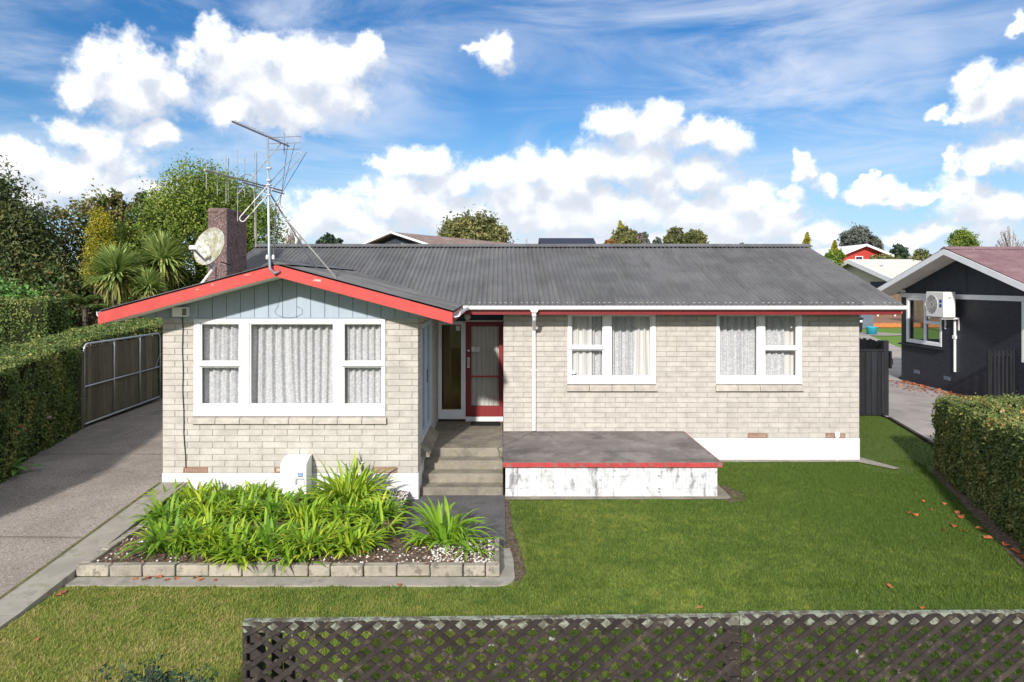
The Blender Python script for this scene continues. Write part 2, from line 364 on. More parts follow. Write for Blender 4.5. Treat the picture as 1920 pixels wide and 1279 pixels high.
M['russet'] = leafmat('russet_magnolia_leaf', [(0, (0.0279, 0.0638, 0.0156)), (.4, (0.0626, 0.117, 0.0281)), (.7, (0.153, 0.127, 0.039)), (1, (0.292, 0.213, 0.0702))], .2, .4, 1)
M['joint'] = surf('dark_joint', (.07, .062, .055), .95, .2, 6)
M['screw'] = surf('pale_roof_screws', (.42, .41, .39), .6)
M['moss'] = surf('mossy_joint', (.12, .115, .045), .95, .3, 9, .4, 40)
M['gold'] = leafmat('golden_cypress_spray', [(0, (0.121, 0.139, 0.0132)), (.5, (0.327, 0.3, 0.022)), (1, (0.557, 0.462, 0.044))], .2, .4, 2)
M['shrub'] = leafmat('bright_shrub_leaf', [(0, (0.0406, 0.0888, 0.0254)), (.5, (0.0888, 0.217, 0.0456)), (1, (0.217, 0.38, 0.0761))], .2, .4, 1)
M['olive'] = leafmat('olive_leaf', [(0, (0.0654, 0.0808, 0.0345)), (.5, (0.159, 0.171, 0.0605)), (.85, (0.299, 0.278, 0.103)), (1, (0.467, 0.34, 0.138))], .25, .5, .5)
M['grey_tree'] = leafmat('grey_green_leaf', [(0, (0.0468, 0.0546, 0.0468)), (.5, (0.117, 0.133, 0.109)), (1, (0.234, 0.25, 0.203))], .2, .5, .4)
M['pink_tree'] = leafmat('dusky_pink_leaf', [(0, (.09, .06, .055)), (1, (.28, .20, .19))], .25, .4, .6)
M['orange_tree'] = leafmat('orange_leaf', [(0, (0.132, 0.0825, 0.022)), (1, (0.418, 0.22, 0.066))], .25, .4, .6)
M['cordyline'] = leafmat('cabbage_tree_leaf', [(0, (0.123, 0.185, 0.0395)), (.5, (0.274, 0.383, 0.11)), (.85, (0.518, 0.581, 0.196)), (1, (0.75, 0.74, 0.242))], .25, .2, 1)
M['cordyline_old'] = leafmat('yellowing_cabbage_tree_leaf', [(0, (0.132, 0.158, 0.0396)), (.6, (0.29, 0.29, 0.0792)), (1, (0.436, 0.37, 0.119))], .25, .2, 1)
M['fern'] = leafmat('tree_fern_frond', [(0, (0.0655, 0.12, 0.0306)), (1, (0.24, 0.328, 0.0874))], .3, .3, 1)
M['rose'] = leafmat('dark_blue_green_leaf', [(0, (0.0173, 0.036, 0.0202)), (.6, (0.0432, 0.0792, 0.0432)), (1, (0.101, 0.144, 0.072))], .2, .3, 3)
M['dead_leaf'] = surf('fallen_leaf', (.38, .11, .04), .8, .3, 20, objvar=.35, island=.35)
M['flower_red'] = surf('red_petal', (.42, .02, .03), .6, .2, 30)
M['flower_pink'] = surf('pink_petal', (.62, .06, .20), .6, .2, 30)
M['flower_pale'] = surf('pale_petal', (.60, .45, .42), .6, .2, 30)

def lawn_mat(name, blades):
    m, N, b, geo, out = new_mat(name)
    P = geo.outputs['Position']
    n = N.noise(P, .55, 5, .62); n2 = N.noise(P, 3.6, 8, .78)
    sx = N.node('ShaderNodeSeparateXYZ'); N.l.new(P, sx.inputs[0])
    # the lawn is drier and yellower beside the drive, lusher towards the far hedge
    dry = N.math('MULTIPLY_ADD', sx.outputs[0], -.075, .335)
    dry = N.math('ADD', dry, N.math('MULTIPLY_ADD', sx.outputs[1], -.035, .30))
    f = N.math('ADD', N.math('MULTIPLY_ADD', N.math('SUBTRACT', n, .5), 1.5, dry), N.math('MULTIPLY', N.math('SUBTRACT', n2, .5), 2.2))
    if blades:
        f = N.math('ADD', f, N.math('MULTIPLY', N.math('SUBTRACT', geo.outputs['Random Per Island'], .5), .55))
    c = N.ramp(f, [(0, (.098, .160, .026)), (.30, (.155, .220, .038)), (.60, (.225, .270, .050)), (.86, (.30, .30, .075)), (1, (.39, .34, .13))])
    if not blades:
        c = N.mix(.35, c, (.05, .05, .02))
    N.l.new(c, b.inputs['Base Color']); b.inputs['Roughness'].default_value = .75; b.inputs['Specular IOR Level'].default_value = .2
    if blades:
        t = N.node('ShaderNodeBsdfTranslucent'); N.l.new(c, t.inputs['Color'])
        mx = N.node('ShaderNodeMixShader'); mx.inputs[0].default_value = .3
        N.l.new(b.outputs[0], mx.inputs[1]); N.l.new(t.outputs[0], mx.inputs[2]); N.l.new(mx.outputs[0], out.inputs[0])
    return m
M['lawn'] = lawn_mat('lawn_turf', False)
M['grass'] = lawn_mat('grass_blades', True)
M['yard'] = surf('back_yard_turf', (.11, .20, .02), .85, .15, 1.5, .5, 30, layers=[((.16, .21, .04), 4, .5, .7, .6, None)])
M['ground'] = surf('distant_ground', (.07, .085, .03), .95, .2, .2)

def brickwork_mat(name, col, mort, bw=.23, bh=.076, axis='yz', bump=.5, rough=.6):
    """brick pattern for a wall too far away to pick its bricks apart"""
    m, N, b, geo, out = new_mat(name)
    s = N.node('ShaderNodeSeparateXYZ'); N.l.new(geo.outputs['Position'], s.inputs[0])
    cb = N.node('ShaderNodeCombineXYZ')
    N.l.new(s.outputs['xyz'.index(axis[0])], cb.inputs[0]); N.l.new(s.outputs[2], cb.inputs[1])
    bt = N.node('ShaderNodeTexBrick'); N.l.new(cb.outputs[0], bt.inputs['Vector'])
    bt.inputs['Scale'].default_value = 1; bt.inputs['Brick Width'].default_value = bw; bt.inputs['Row Height'].default_value = bh
    bt.inputs['Mortar Size'].default_value = .006; bt.inputs['Mortar Smooth'].default_value = .2
    bt.inputs['Color1'].default_value = (*sc3(col, .85), 1); bt.inputs['Color2'].default_value = (*sc3(col, 1.2), 1); bt.inputs['Mortar'].default_value = (*mort, 1)
    N.l.new(bt.outputs['Color'], b.inputs['Base Color']); b.inputs['Roughness'].default_value = rough
    bn = N.node('ShaderNodeBump'); bn.inputs['Strength'].default_value = bump; bn.inputs['Distance'].default_value = .01; bn.invert = True
    N.l.new(bt.outputs['Fac'], bn.inputs['Height']); N.l.new(bn.outputs[0], b.inputs['Normal'])
    return m
M['neigh_wall'] = brickwork_mat('black_painted_brickwork', (.020, .022, .034), (.010, .011, .016))

# ---------------------------------------------------------------- building blocks
WL = {}                                      # world place of every object
def link(o, parent=None, loc=(0, 0, 0)):
    COL.objects.link(o); WL[o.name] = Vector(loc)
    if parent is not None:
        o.parent = parent; o.location = Vector(loc) - WL[parent.name]
    else: o.location = loc
    return o
def tag(o, label=None, cat=None, group=None, kind=None):
    if label: o['label'] = label
    if cat: o['category'] = cat
    if group: o['group'] = group
    if kind: o['kind'] = kind
    return o
def thing(name, loc, label, cat, group=None):
    o = bpy.data.objects.new(name, None); o.empty_display_size = .1
    link(o, None, loc)
    return tag(o, label, cat, group)

class MB:
    """collects shapes, then links them as ONE mesh object"""
    def __init__(s, T=None): s.v = []; s.f = []; s.T = T
    def add(s, vs, fs):
        o = len(s.v)
        s.v += [tuple(s.T @ Vector(p)) if s.T else tuple(p) for p in vs]
        s.f += [tuple(i + o for i in f) for f in fs]
        return s
    def box(s, x0, x1, y0, y1, z0, z1, ch=0):
        if x0 > x1: x0, x1 = x1, x0
        if y0 > y1: y0, y1 = y1, y0
        if z0 > z1: z0, z1 = z1, z0
        if not ch:
            vs = [(x, y, z) for z in (z0, z1) for y in (y0, y1) for x in (x0, x1)]
            return s.add(vs, [(0, 2, 3, 1), (4, 5, 7, 6), (0, 1, 5, 4), (2, 6, 7, 3), (0, 4, 6, 2), (1, 3, 7, 5)])
        vs = []; idx = {}
        lo = (x0, y0, z0); hi = (x1, y1, z1)
        for k in range(8):
            sg = (k & 1, k >> 1 & 1, k >> 2 & 1)
            for ax in range(3):              # the vertex that lies on the face across axis ax
                p = []
                for a in range(3):
                    e = hi[a] if sg[a] else lo[a]
                    p.append(e if a == ax else e - ch if sg[a] else e + ch)
                idx[k, ax] = len(vs); vs.append(p)
        fs = []
        for ax in range(3):
            b, c = (ax + 1) % 3, (ax + 2) % 3
            for d in (0, 1):
                q = []
                for (u, w) in ((0, 0), (1, 0), (1, 1), (0, 1)):
                    k = (d << ax) | (u << b) | (w << c); q.append(idx[k, ax])
                fs.append(tuple(q) if d else tuple(q[::-1]))
        for ax in range(3):
            b, c = (ax + 1) % 3, (ax + 2) % 3
            for u in (0, 1):
                for w in (0, 1):
                    k0 = (u << b) | (w << c); k1 = k0 | (1 << ax)
                    q = (idx[k0, b], idx[k1, b], idx[k1, c], idx[k0, c])
                    fs.append(q if u == w else q[::-1])
        for k in range(8):
            q = (idx[k, 0], idx[k, 1], idx[k, 2])
            fs.append(q if bin(k).count('1') % 2 else q[::-1])
        return s.add(vs, fs)
    def prism(s, poly, a0, a1, plane='xz'):
        """polygon in a plane, pushed from a0 to a1 along the third axis"""
        n = len(poly)
        mk = {'xz': lambda u, v, a: (u, a, v), 'yz': lambda u, v, a: (a, u, v), 'xy': lambda u, v, a: (u, v, a)}[plane]
        vs = [mk(u, v, a0) for u, v in poly] + [mk(u, v, a1) for u, v in poly]
        fs = [tuple(range(n)), tuple(range(2 * n - 1, n - 1, -1))]
        fs += [(i, i + n, (i + 1) % n + n, (i + 1) % n) for i in range(n)]
        return s.add(vs, fs)
    def bar(s, p, q, w, h, up=(0, 0, 1)):
        p = Vector(p); q = Vector(q); d = (q - p).normalized(); up = Vector(up)
        if abs(d.dot(up)) > .99: up = Vector((0, 1, 0))
        r = d.cross(up).normalized(); u = r.cross(d)
        vs = [e + r * a * w / 2 + u * b * h / 2 for e in (p, q) for a, b in ((-1, -1), (1, -1), (1, 1), (-1, 1))]
        return s.add(vs, [(0, 1, 2, 3), (7, 6, 5, 4), (0, 4, 5, 1), (1, 5, 6, 2), (2, 6, 7, 3), (3, 7, 4, 0)])
    def tube(s, pts, r, n=8, cap=True):
        pts = [Vector(p) for p in pts]; k = len(pts)
        rs = r if isinstance(r, (list, tuple)) else [r] * k
        vs = []; prev = None
        for i, p in enumerate(pts):
            d = (pts[min(i + 1, k - 1)] - pts[max(i - 1, 0)]).normalized()
            if prev is None:
                a = Vector((0, 0, 1)) if abs(d.z) < .9 else Vector((1, 0, 0))
                u = d.cross(a).normalized()
            else: u = (prev - d * prev.dot(d)).normalized()
            prev = u; w = d.cross(u)
            for j in range(n):
                t = 2 * math.pi * j / n
                vs.append(p + (u * math.cos(t) + w * math.sin(t)) * rs[i])
        fs = [(i * n + j, i * n + (j + 1) % n, (i + 1) * n + (j + 1) % n, (i + 1) * n + j) for i in range(k - 1) for j in range(n)]
        if cap: fs += [tuple(range(n - 1, -1, -1)), tuple((k - 1) * n + j for j in range(n))]
        return s.add(vs, fs)
    def lathe(s, prof, c=(0, 0, 0), n=20, axis=(0, 0, 1)):
        """profile of (radius, height) turned about an axis through c"""
        ax = Vector(axis).normalized(); a = Vector((0, 0, 1)) if abs(ax.z) < .9 else Vector((1, 0, 0))
        u = ax.cross(a).normalized(); w = ax.cross(u); c = Vector(c)
        vs = [c + ax * h + (u * math.cos(2 * math.pi * j / n) + w * math.sin(2 * math.pi * j / n)) * r for r, h in prof for j in range(n)]
        k = len(prof)
        fs = [(i * n + j, i * n + (j + 1) % n, (i + 1) * n + (j + 1) % n, (i + 1) * n + j) for i in range(k - 1) for j in range(n)]
        return s.add(vs, fs)
    def quad(s, a, b, c, d): return s.add([a, b, c, d], [(0, 1, 2, 3)])
    def build(s, name, mat, parent=None, origin=None, smooth=False, fix=True):
        V = np.array(s.v, dtype=np.float64)
        if origin is None:
            lo, hi = V.min(0), V.max(0); origin = ((lo[0] + hi[0]) / 2, (lo[1] + hi[1]) / 2, lo[2])
        V = V - np.array(origin)
        me = bpy.data.meshes.new(name); me.from_pydata(V.tolist(), [], s.f)
        if fix:
            bm = bmesh.new(); bm.from_mesh(me); bmesh.ops.recalc_face_normals(bm, faces=bm.faces); bm.to_mesh(me); bm.free()
        me.materials.append(M[mat] if isinstance(mat, str) else mat)
        if smooth: me.polygons.foreach_set('use_smooth', [True] * len(me.polygons))
        o = bpy.data.objects.new(name, me)
        return link(o, parent, origin)

def np_obj(name, V, F, mat, parent=None, origin=(0, 0, 0), smooth=False):
    """large mesh from arrays (all faces with as many corners)"""
    V = (np.asarray(V, dtype=np.float32) - np.array(origin, dtype=np.float32))
    F = np.asarray(F, dtype=np.int32); k = F.shape[1]
    me = bpy.data.meshes.new(name)
    me.vertices.add(len(V)); me.vertices.foreach_set('co', V.ravel())
    me.loops.add(F.size); me.loops.foreach_set('vertex_index', F.ravel())
    me.polygons.add(len(F)); me.polygons.foreach_set('loop_start', np.arange(0, F.size, k, dtype=np.int32))
    me.update(calc_edges=True)
    if smooth: me.polygons.foreach_set('use_smooth', np.ones(len(F), dtype=bool))
    me.materials.append(M[mat] if isinstance(mat, str) else mat)
    o = bpy.data.objects.new(name, me)
    return link(o, parent, origin)

def share(me, name, parent, loc, scale=(1, 1, 1), rot=(0, 0, 0)):
    """another object on a mesh already made"""
    o = bpy.data.objects.new(name, me); link(o, parent, loc); o.scale = scale; o.rotation_euler = rot
    return o

def unit(a):
    return a / np.maximum(np.linalg.norm(a, axis=1, keepdims=True), 1e-9)

def leaves(P, Nn, size, asp=.55, lean=.7, jit=.35):
    """one small folded leaf (two triangles sharing a rib) at every point; Nn = way the surface faces"""
    n = len(P)
    d = unit(nrng.normal(size=(n, 3)) * lean + Nn * (1 - lean * .5))      # leaf normal
    a = unit(np.cross(d, nrng.normal(size=(n, 3))))
    b = np.cross(d, a)
    L = size * (1 + jit * nrng.uniform(-1, 1, n))[:, None]
    v0 = P - a * L * .5; v2 = P + a * L * .5
    v1 = P + b * L * asp * .5 + d * L * .10; v3 = P - b * L * asp * .5 + d * L * .10
    V = np.stack([v0, v1, v2, v3], 1).reshape(-1, 3)
    i = np.arange(n)[:, None] * 4
    F = np.concatenate([i + np.array([[0, 1, 2]]), i + np.array([[0, 2, 3]])], 0)
    return V, F

def blade(L, w, rise, droop, n=5, fold=.25, bend=0):
    """strap leaf from the origin out along +x: rises, arches over, tapers; returns verts (2 per station + rib) and quads"""
    V = []; F = []
    x = z = 0.0; ang = rise
    for i in range(n + 1):
        t = i / n
        ww = w * (.75 + .5 * t if t < .5 else 1.0) * (1 - max(0, (t - .55) / .45) ** 1.6 * .96)
        y = bend * t * t * L
        V += [(x, y - ww / 2, z + ww * fold), (x, y, z), (x, y + ww / 2, z + ww * fold)]
        x += math.cos(ang) * L / n; z += math.sin(ang) * L / n
        ang -= droop / n * (0.5 + t * 1.2)
    for i in range(n):
        a = i * 3
        F += [(a, a + 3, a + 4, a + 1), (a + 1, a + 4, a + 5, a + 2)]
    return np.array(V), np.array(F)

def spread(P0, P1, n):
    return nrng.uniform(P0, P1, size=(n, 2))

# ================================================================ the brick house
WY, FY, DY = 10.94, 13.40, 14.35            # fronts of the wing, of the main wall, of the door
HX0, WX1, MX0, MX1 = -5.43, -1.33, 0.04, 7.03
Z_BR = 0.44                                 # first brick course
EAVE_Y, EAVE_Z, RIDGE_Y, SL = 12.78, 3.07, 16.83, .325
WAX, WAZ, WSL, WFY = -3.39, 3.775, .268, 10.28     # wing ridge
def z_main(y): return EAVE_Z + (y - EAVE_Y) * SL
def z_wing(x): return WAZ - abs(x - WAX) * WSL
house = thing('house', (0.8, 15.4, 0), 'single-storey cream brick house with red trim and dark corrugated roof', 'house')

def rect_wall(T, x0, x1, z0, z1, y0, y1, holes):
    """box wall with rectangular openings (local frame: x along, y inwards)"""
    mb = MB(T)
    xs = sorted({x0, x1, *[h[0] for h in holes], *[h[1] for h in holes]})
    for a, b in zip(xs, xs[1:]):
        m = (a + b) / 2
        cuts = sorted((h[2], h[3]) for h in holes if h[0] < m < h[1])
        z = z0
        for c0, c1 in cuts:
            if c0 > z: mb.box(a, b, y0, y1, z, c0)
            z = max(z, c1)
        if z < z1: mb.box(a, b, y0, y1, z, z1)
    return mb

# brick meshes: a few rough variants shared by every brick
BRICK_ME = []
def brick_mesh():
    for k in range(6):
        mb = MB(); mb.box(-.5, .5, 0, .06, 0, .0905, .004)
        vs = [((x * .388), y + (rng.uniform(-.004, .003) if y < .02 else 0), z + (rng.uniform(-.0015, .0015))) for x, y, z in mb.v]
        me = bpy.data.meshes.new('brick'); me.from_pydata(vs, [], mb.f)
        bm = bmesh.new(); bm.from_mesh(me); bmesh.ops.recalc_face_normals(bm, faces=bm.faces); bm.to_mesh(me); bm.free()
        me.materials.append(M['brick']); BRICK_ME.append(me)
brick_mesh()

BRICKS = []                                  # (weight, x centre, z, length, facing, wall plane)
def lay(x0, x1, z1, holes, plane, facing, weight):
    row = 0; z = Z_BR
    while z < z1 - .03:
        h = min(.1, z1 - z)
        free = [(x0, x1)]
        for (a, b, c, d) in holes:
            if c < z + h - .012 and d > z + .012:
                nf = []
                for (p, q) in free:
                    if a > p: nf.append((p, min(q, a)))
                    if b < q: nf.append((max(p, b), q))
                free = [f for f in nf if f[1] - f[0] > .03]
        off = x0 + (.2 if row % 2 else 0)
        for (p, q) in free:
            k = math.floor((p - off) / .4)
            while off + k * .4 < q:
                a = max(p, off + k * .4); b = min(q, off + k * .4 + .4)
                if b - a > .035: BRICKS.append((weight * (b - a) * h, (a + b) / 2, z, b - a - .010, h - .0095, facing, plane))
                k += 1
        z += .1; row += 1

VENT_W = [(-5.09, -4.71), (-3.63, -3.25), (-2.05, -1.67)]
VENT_M = [(4.84, 5.22), (6.37, 6.75)]
hole_w = [(-4.93, -1.86, 1.235, 2.93)]
hole_1 = [(1.30, 3.03, 1.365, 2.93), (4.22, 5.90, 1.365, 2.93)]
hole_s = [(11.33, 12.95, .70, 2.80)]
tw = None
TS = Matrix.Translation((WX1, 0, 0)) @ Matrix.Rotation(R(90), 4, 'Z')      # the side of the wing, facing the steps
# backing walls (the mortar shows between the bricks)
rect_wall(None, HX0, WX1 - .012, .44, 2.95, WY + .009, WY + .2, [(-4.93, -1.86, 1.235, 2.95)]).build('wall', 'mortar', house)
rect_wall(None, MX0, MX1, .44, 2.95, FY + .009, FY + .2, [(1.30, 3.03, 1.365, 2.95), (4.22, 5.90, 1.365, 2.95)]).build('wall', 'mortar', house)
rect_wall(TS, WY + .2, DY + .1, .44, 2.95, .009, .2, [(11.33, 12.95, .70, 2.80)]).build('wall', 'mortar', house)
MB().box(MX0, MX0 + .2, FY + .2, DY + .1, .44, 2.95).build('wall', 'brick', house)
MB().box(MX1 - .2, MX1, FY + .2, 20.3, .44, 2.95).build('wall', 'brick', house)
MB().box(HX0, HX0 + .2, WY + .2, 20.3, .44, 2.95).build('wall', 'brick', house)
MB().box(HX0, MX1, 20.3, 20.5, .44, 2.95).build('wall', 'brick', house)
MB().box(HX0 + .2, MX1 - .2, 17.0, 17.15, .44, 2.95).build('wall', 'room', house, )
lay(HX0, WX1, 2.93, hole_w + [(a, b, .44, .53) for a, b in VENT_W], WY, 'front', 1 / 10.94 ** 2)
lay(MX0, MX1, 2.93, hole_1 + [(a, b, .44, .53) for a, b in VENT_M] + [(-1, 3.5, .3, .5)], FY, 'front', 1 / 13.4 ** 2)
lay(WY + .062, DY + .05, 2.93, hole_s, WX1, 'side', .12 / 12 ** 2)
BRICKS.sort(key=lambda b: -b[0])
rest = MB()
for i, (w, xc, z, L, h, facing, plane) in enumerate(BRICKS):
    pos = (xc, plane, z) if facing == 'front' else (plane, xc, z)
    if i < 300:
        share(BRICK_ME[rng.randrange(6)], 'brick', house, pos, (L / .388, 1, h / .0905), (0, 0, 0 if facing == 'front' else R(90)))
    else:
        rest.T = Matrix.Translation(pos) @ (Matrix.Identity(4) if facing == 'front' else Matrix.Rotation(R(90), 4, 'Z'))
        j = rng.uniform(-.003, .002)
        rest.box(-L / 2, L / 2, j, .06, 0, h, .004)
rest.T = None
tag(rest.build('brickwork', 'brick', house), kind='stuff')
# white foundation
MB().box(HX0 - .006, WX1 + .004, WY - .008, 20.51, -.3, .437, .006).build('foundation', 'plinth', house)
MB().box(WX1 + .006, MX1 + .006, FY - .008, 20.52, -.3, .4365, .006).build('foundation', 'plinth', house)
# terracotta air vents
def vent(xa, xb, y, bricked=False):
    mb = MB()
    mb.box(xa, xb, y - .002, y + .05, .444, .456); mb.box(xa, xb, y - .002, y + .05, .516, .528)
    mb.box(xa, xa + .014, y - .002, y + .05, .456, .516); mb.box(xb - .014, xb, y - .002, y + .05, .456, .516)
    v = mb.build('air_vent', 'terracotta', house)
    if bricked:
        MB().box(xa + .02, xb - .02, y + .004, y + .05, .460, .512, .004).build('vent_infill', 'sill', v); return
    MB().box(xa + .014, xb - .014, y + .03, y + .045, .456, .516).build('vent_back', 'terra_dark', v)
    g = MB(); n = 14
    for k in range(1, n): 
        x = xa + .014 + (xb - xa - .028) * k / n; g.box(x - .0032, x + .0032, y + .004, y + .028, .4565, .5155)
    g.box(xa + .0145, xb - .0145, y + .006, y + .026, .484, .488)
    g.build('vent_grille', 'terracotta', v)
for k, (a, b) in enumerate(VENT_W): vent(a, b, WY, k == 1)
for a, b in VENT_M: vent(a, b, FY)

# ---- windows
def curtain(x0, x1, z0, z1, y, T, parent, mat='lace', seed=0, amp=.042, wl=.13, skew=0):
    r = random.Random(seed); nx = max(8, int((x1 - x0) / .014)); nz = 7
    ph = r.uniform(0, 6); V = []; F = []
    for j in range(nz + 1):
        t = j / nz
        for i in range(nx + 1):
            s = i / nx; u = (x1 - x0) * s
            k = 2 * math.pi / wl
            f = math.sin(u * k + ph + .9 * math.sin(u * 5.1 + ph * 2) + t * .35 * math.sin(u * 9 + ph)) + .4 * math.sin(u * k * 2.13 + 1.7 * ph + t * .6)
            V.append((x0 + u + skew * t * t * (s - .4), y + amp * f * (.75 + .35 * (1 - t)), z1 + (z0 - z1) * t))
    for j in range(nz):
        for i in range(nx):
            a = j * (nx + 1) + i; F.append((a, a + 1, a + nx + 2, a + nx + 1))
    mb = MB(T); mb.add(V, F)
    return mb.build('curtain', mat, parent, smooth=True, fix=False)

def bars(mb, x0, x1, z0, z1, y0, y1, l, r, b, t, ch=.004):
    """four frame bars round an opening, butted"""
    mb.box(x0, x0 + l, y0, y1, z0, z1, ch); mb.box(x1 - r, x1, y0, y1, z0, z1, ch)
    mb.box(x0 + l + .0005, x1 - r - .0005, y0, y1, z0, z0 + b, ch); mb.box(x0 + l + .0005, x1 - r - .0005, y0, y1, z1 - t, z1, ch)

def window(name, parent, T, y, x0, x1, z0, z1, cols, bottom, top=.05, sill=None, glass='glass', frame='white', lab=None, curt='lace', seed=1, sill_mat='sill'):
    """cols: (pane x0, x1, transom height or None); z0 = bottom of frame; bottom = bottom of the panes"""
    mb = MB(T)
    edges = [x0] + [c for col in cols for c in col[:2]] + [x1]
    mb.box(x0, x1, y - .012, y + .10, z0, bottom, .004)
    mb.box(x0, x1, y - .010, y + .10, z1 - top, z1, .004)
    for a, b in zip(edges[0::2], edges[1::2]):
        mb.box(a, b, y - .008, y + .10, bottom + .0005, z1 - top - .0005, .004)
    w = mb.build(name, frame, parent)
    if lab: w['label'] = lab
    for k, (a, b, tr) in enumerate(cols):
        zt = z1 - top
        spans = [(bottom, zt)] if tr is None else [(bottom, tr - .028), (tr + .028, zt)]
        if tr is not None:
            MB(T).box(a - .03, b + .03, y - .030, y + .07, tr - .027, tr + .027, .005).build('transom', frame, w)
        for (c, d) in spans:
            sb = MB(T); bars(sb, a + .001, b - .001, c + .001, d - .001, y + .012, y + .06, .022, .022, .026, .022, .003)
            sb.build('sash', frame, w)
            p = MB(T); p.box(a + .0225, b - .0225, y + .034, y + .038, c + .027, d - .023); p.build('pane', glass, w)
    if sill:
        n = max(1, round((x1 - x0 + .04) / .405)); s0, s1 = sill
        for k in range(n):
            a = x0 - .025 + (x1 - x0 + .05) * k / n; b = x0 - .025 + (x1 - x0 + .05) * (k + 1) / n
            j = rng.uniform(-.003, .003)
            MB(T).prism([(y - .065 + j, s0 - .002), (y - .062 + j, s1 - .045), (y - .052 + j, s1 - .03), (y + .08, s1), (y + .08, s0 - .002)], a + .005, b - .005, 'yz').build('sill_brick', sill_mat, w)
    return w

w1 = window('window', house, None, WY, -4.93, -1.86, 1.35, 2.905, [(-4.83, -4.19, 2.18), (-4.04, -2.68, None), (-2.54, -1.905, 2.18)], 1.52, .06, (1.24, 1.35),
            lab='wide three-part white window over the flower bed')
curtain(-4.90, -4.12, 1.45, 2.88, WY + .17, None, w1, seed=4, wl=.15)
curtain(-4.10, -3.35, 1.45, 2.88, WY + .18, None, w1, seed=9, wl=.16, skew=.12)
curtain(-3.38, -2.62, 1.45, 2.88, WY + .20, None, w1, seed=12, wl=.13, skew=-.06)
curtain(-2.60, -1.88, 1.45, 2.88, WY + .17, None, w1, seed=15, wl=.11)
w2 = window('window', house, None, FY, 1.30, 3.03, 1.50, 2.895, [(1.365, 2.01, 2.21), (2.15, 2.95, None)], 1.64, .045, (1.37, 1.50),
            lab='two-part white window above the terrace')
curtain(1.32, 1.80, 1.55, 2.88, FY + .15, None, w2, 'lace_plain', seed=21, wl=.12)
curtain(1.70, 2.75, 1.55, 2.88, FY + .22, None, w2, seed=23, wl=.14)
curtain(2.66, 3.01, 1.55, 2.88, FY + .15, None, w2, 'lace_plain', seed=25, wl=.12, skew=.1)
MB().box(1.40, 1.46, FY + .026, FY + .0325, 1.70, 1.765).build('window_sticker', 'white', w2)
w3 = window('window', house, None, FY, 4.22, 5.90, 1.50, 2.895, [(4.265, 5.04, None), (5.165, 5.81, 2.20)], 1.64, .045, (1.37, 1.50),
            lab='two-part white window above the lawn')
curtain(4.24, 5.10, 1.55, 2.88, FY + .17, None, w3, seed=31, wl=.13)
curtain(5.05, 5.62, 1.55, 2.88, FY + .17, None, w3, seed=33, wl=.13)
curtain(5.48, 5.88, 1.55, 2.88, FY + .22, None, w3, 'lace_plain', seed=35, wl=.2, amp=.015)
MB().box(5.69, 5.72, FY + .026, FY + .0325, 2.60, 2.64).build('window_sticker', 'white', w3)
w4 = window('window', house, TS, 0, 11.33, 12.95, .83, 2.80, [(11.42, 12.08, None), (12.17, 12.86, None)], .92, .07, None, frame='alu_pane',
            lab='tall side window beside the steps')
curtain(11.36, 12.92, .88, 2.78, .16, TS, w4, seed=41, wl=.15)
MB(TS).box(12.10, 12.15, -.02, .0, 1.72, 1.95, .004).build('window_latch', 'dark_plastic', w4)
for k in range(4):
    a = 11.30 + k * .42
    MB(TS).prism([(-.14, .60), (-.14, .64), (.05, .80), (.05, .60)], a + .004, a + .416, 'yz').build('sill_brick', 'concrete', w4)

# ---- entrance
sl = MB(); bars(sl, WX1 + .003, -.795, .625, 2.68, DY - .03, DY + .06, .075, .05, .20, .075)
side = sl.build('sidelight', 'white', house)
MB().box(-1.252, -.846, DY + .01, DY + .014, .826, 2.604).build('pane', 'glass_amber', side)
MB().box(-.95, -.87, DY + .002, DY + .0085, 2.48, 2.58).build('sign', 'white', side)
fr = MB(); fr.box(-.794, -.752, DY - .035, DY + .06, .625, 2.68, .004); fr.box(-.751, .035, DY - .04, DY + .06, .58, .675, .004); fr.box(-.751, .035, DY - .035, DY + .06, 2.672, 2.70, .003)
fr.build('door_frame', 'white', house)
dm = MB(); bars(dm, -.748, .030, .678, 2.67, DY - .02, DY + .03, .115, .085, .225, .10)
door = dm.build('door', 'red_dark', house)
MB().box(-.632, -.056, DY + .002, DY + .007, .905, 2.568).build('pane', 'glass', door)
MB().box(-.6325, -.0555, DY - .028, DY + .001, 1.505, 1.535, .004).build('crossbar', 'red_bright', door)
h = MB(); h.box(-.715, -.665, DY - .030, DY - .0205, 1.70, 1.92, .003); h.tube([(-.69, DY - .03, 1.89), (-.69, DY - .07, 1.87), (-.69, DY - .07, 1.76), (-.69, DY - .03, 1.74)], .009)
h.build('handle', 'brass', door)
MB().lathe([(0, .03), (.024, .025), (.026, 0)], (-.69, DY - .02, 2.06), 14, (0, -1, 0)).build('lock', 'brass', door)
MB().box(-.625, -.46, DY - .005, DY + .0015, 2.04, 2.14).build('sign', 'white', door)
sg = MB()
for k, (a, b) in enumerate(((-.56, -.48), (-.57, -.47), (-.56, -.50))): sg.box(a, b, DY - .007, DY - .0055, 2.112 - k * .024, 2.122 - k * .024)
sg.build('sign_lines', 'print_grey', door)
curtain(-.66, -.03, .70, 2.6, DY + .11, None, door, 'drape', seed=51, wl=.10, amp=.02)
MB().box(WX1 + .003, MX0 - .003, DY - .01, DY + .09, 2.701, 2.95).build('transom_panel', 'teal_dark', house)
MB().box(WX1 + .003, MX0 + .2, DY + 1.3, DY + 1.4, .5, 2.95).build('hall_wall', 'wallpaper', house)
MB().box(WX1 + .003, MX0 + .2, DY + .1, DY + 1.3, .45, .58).build('hall_floor', 'paling_far', house)
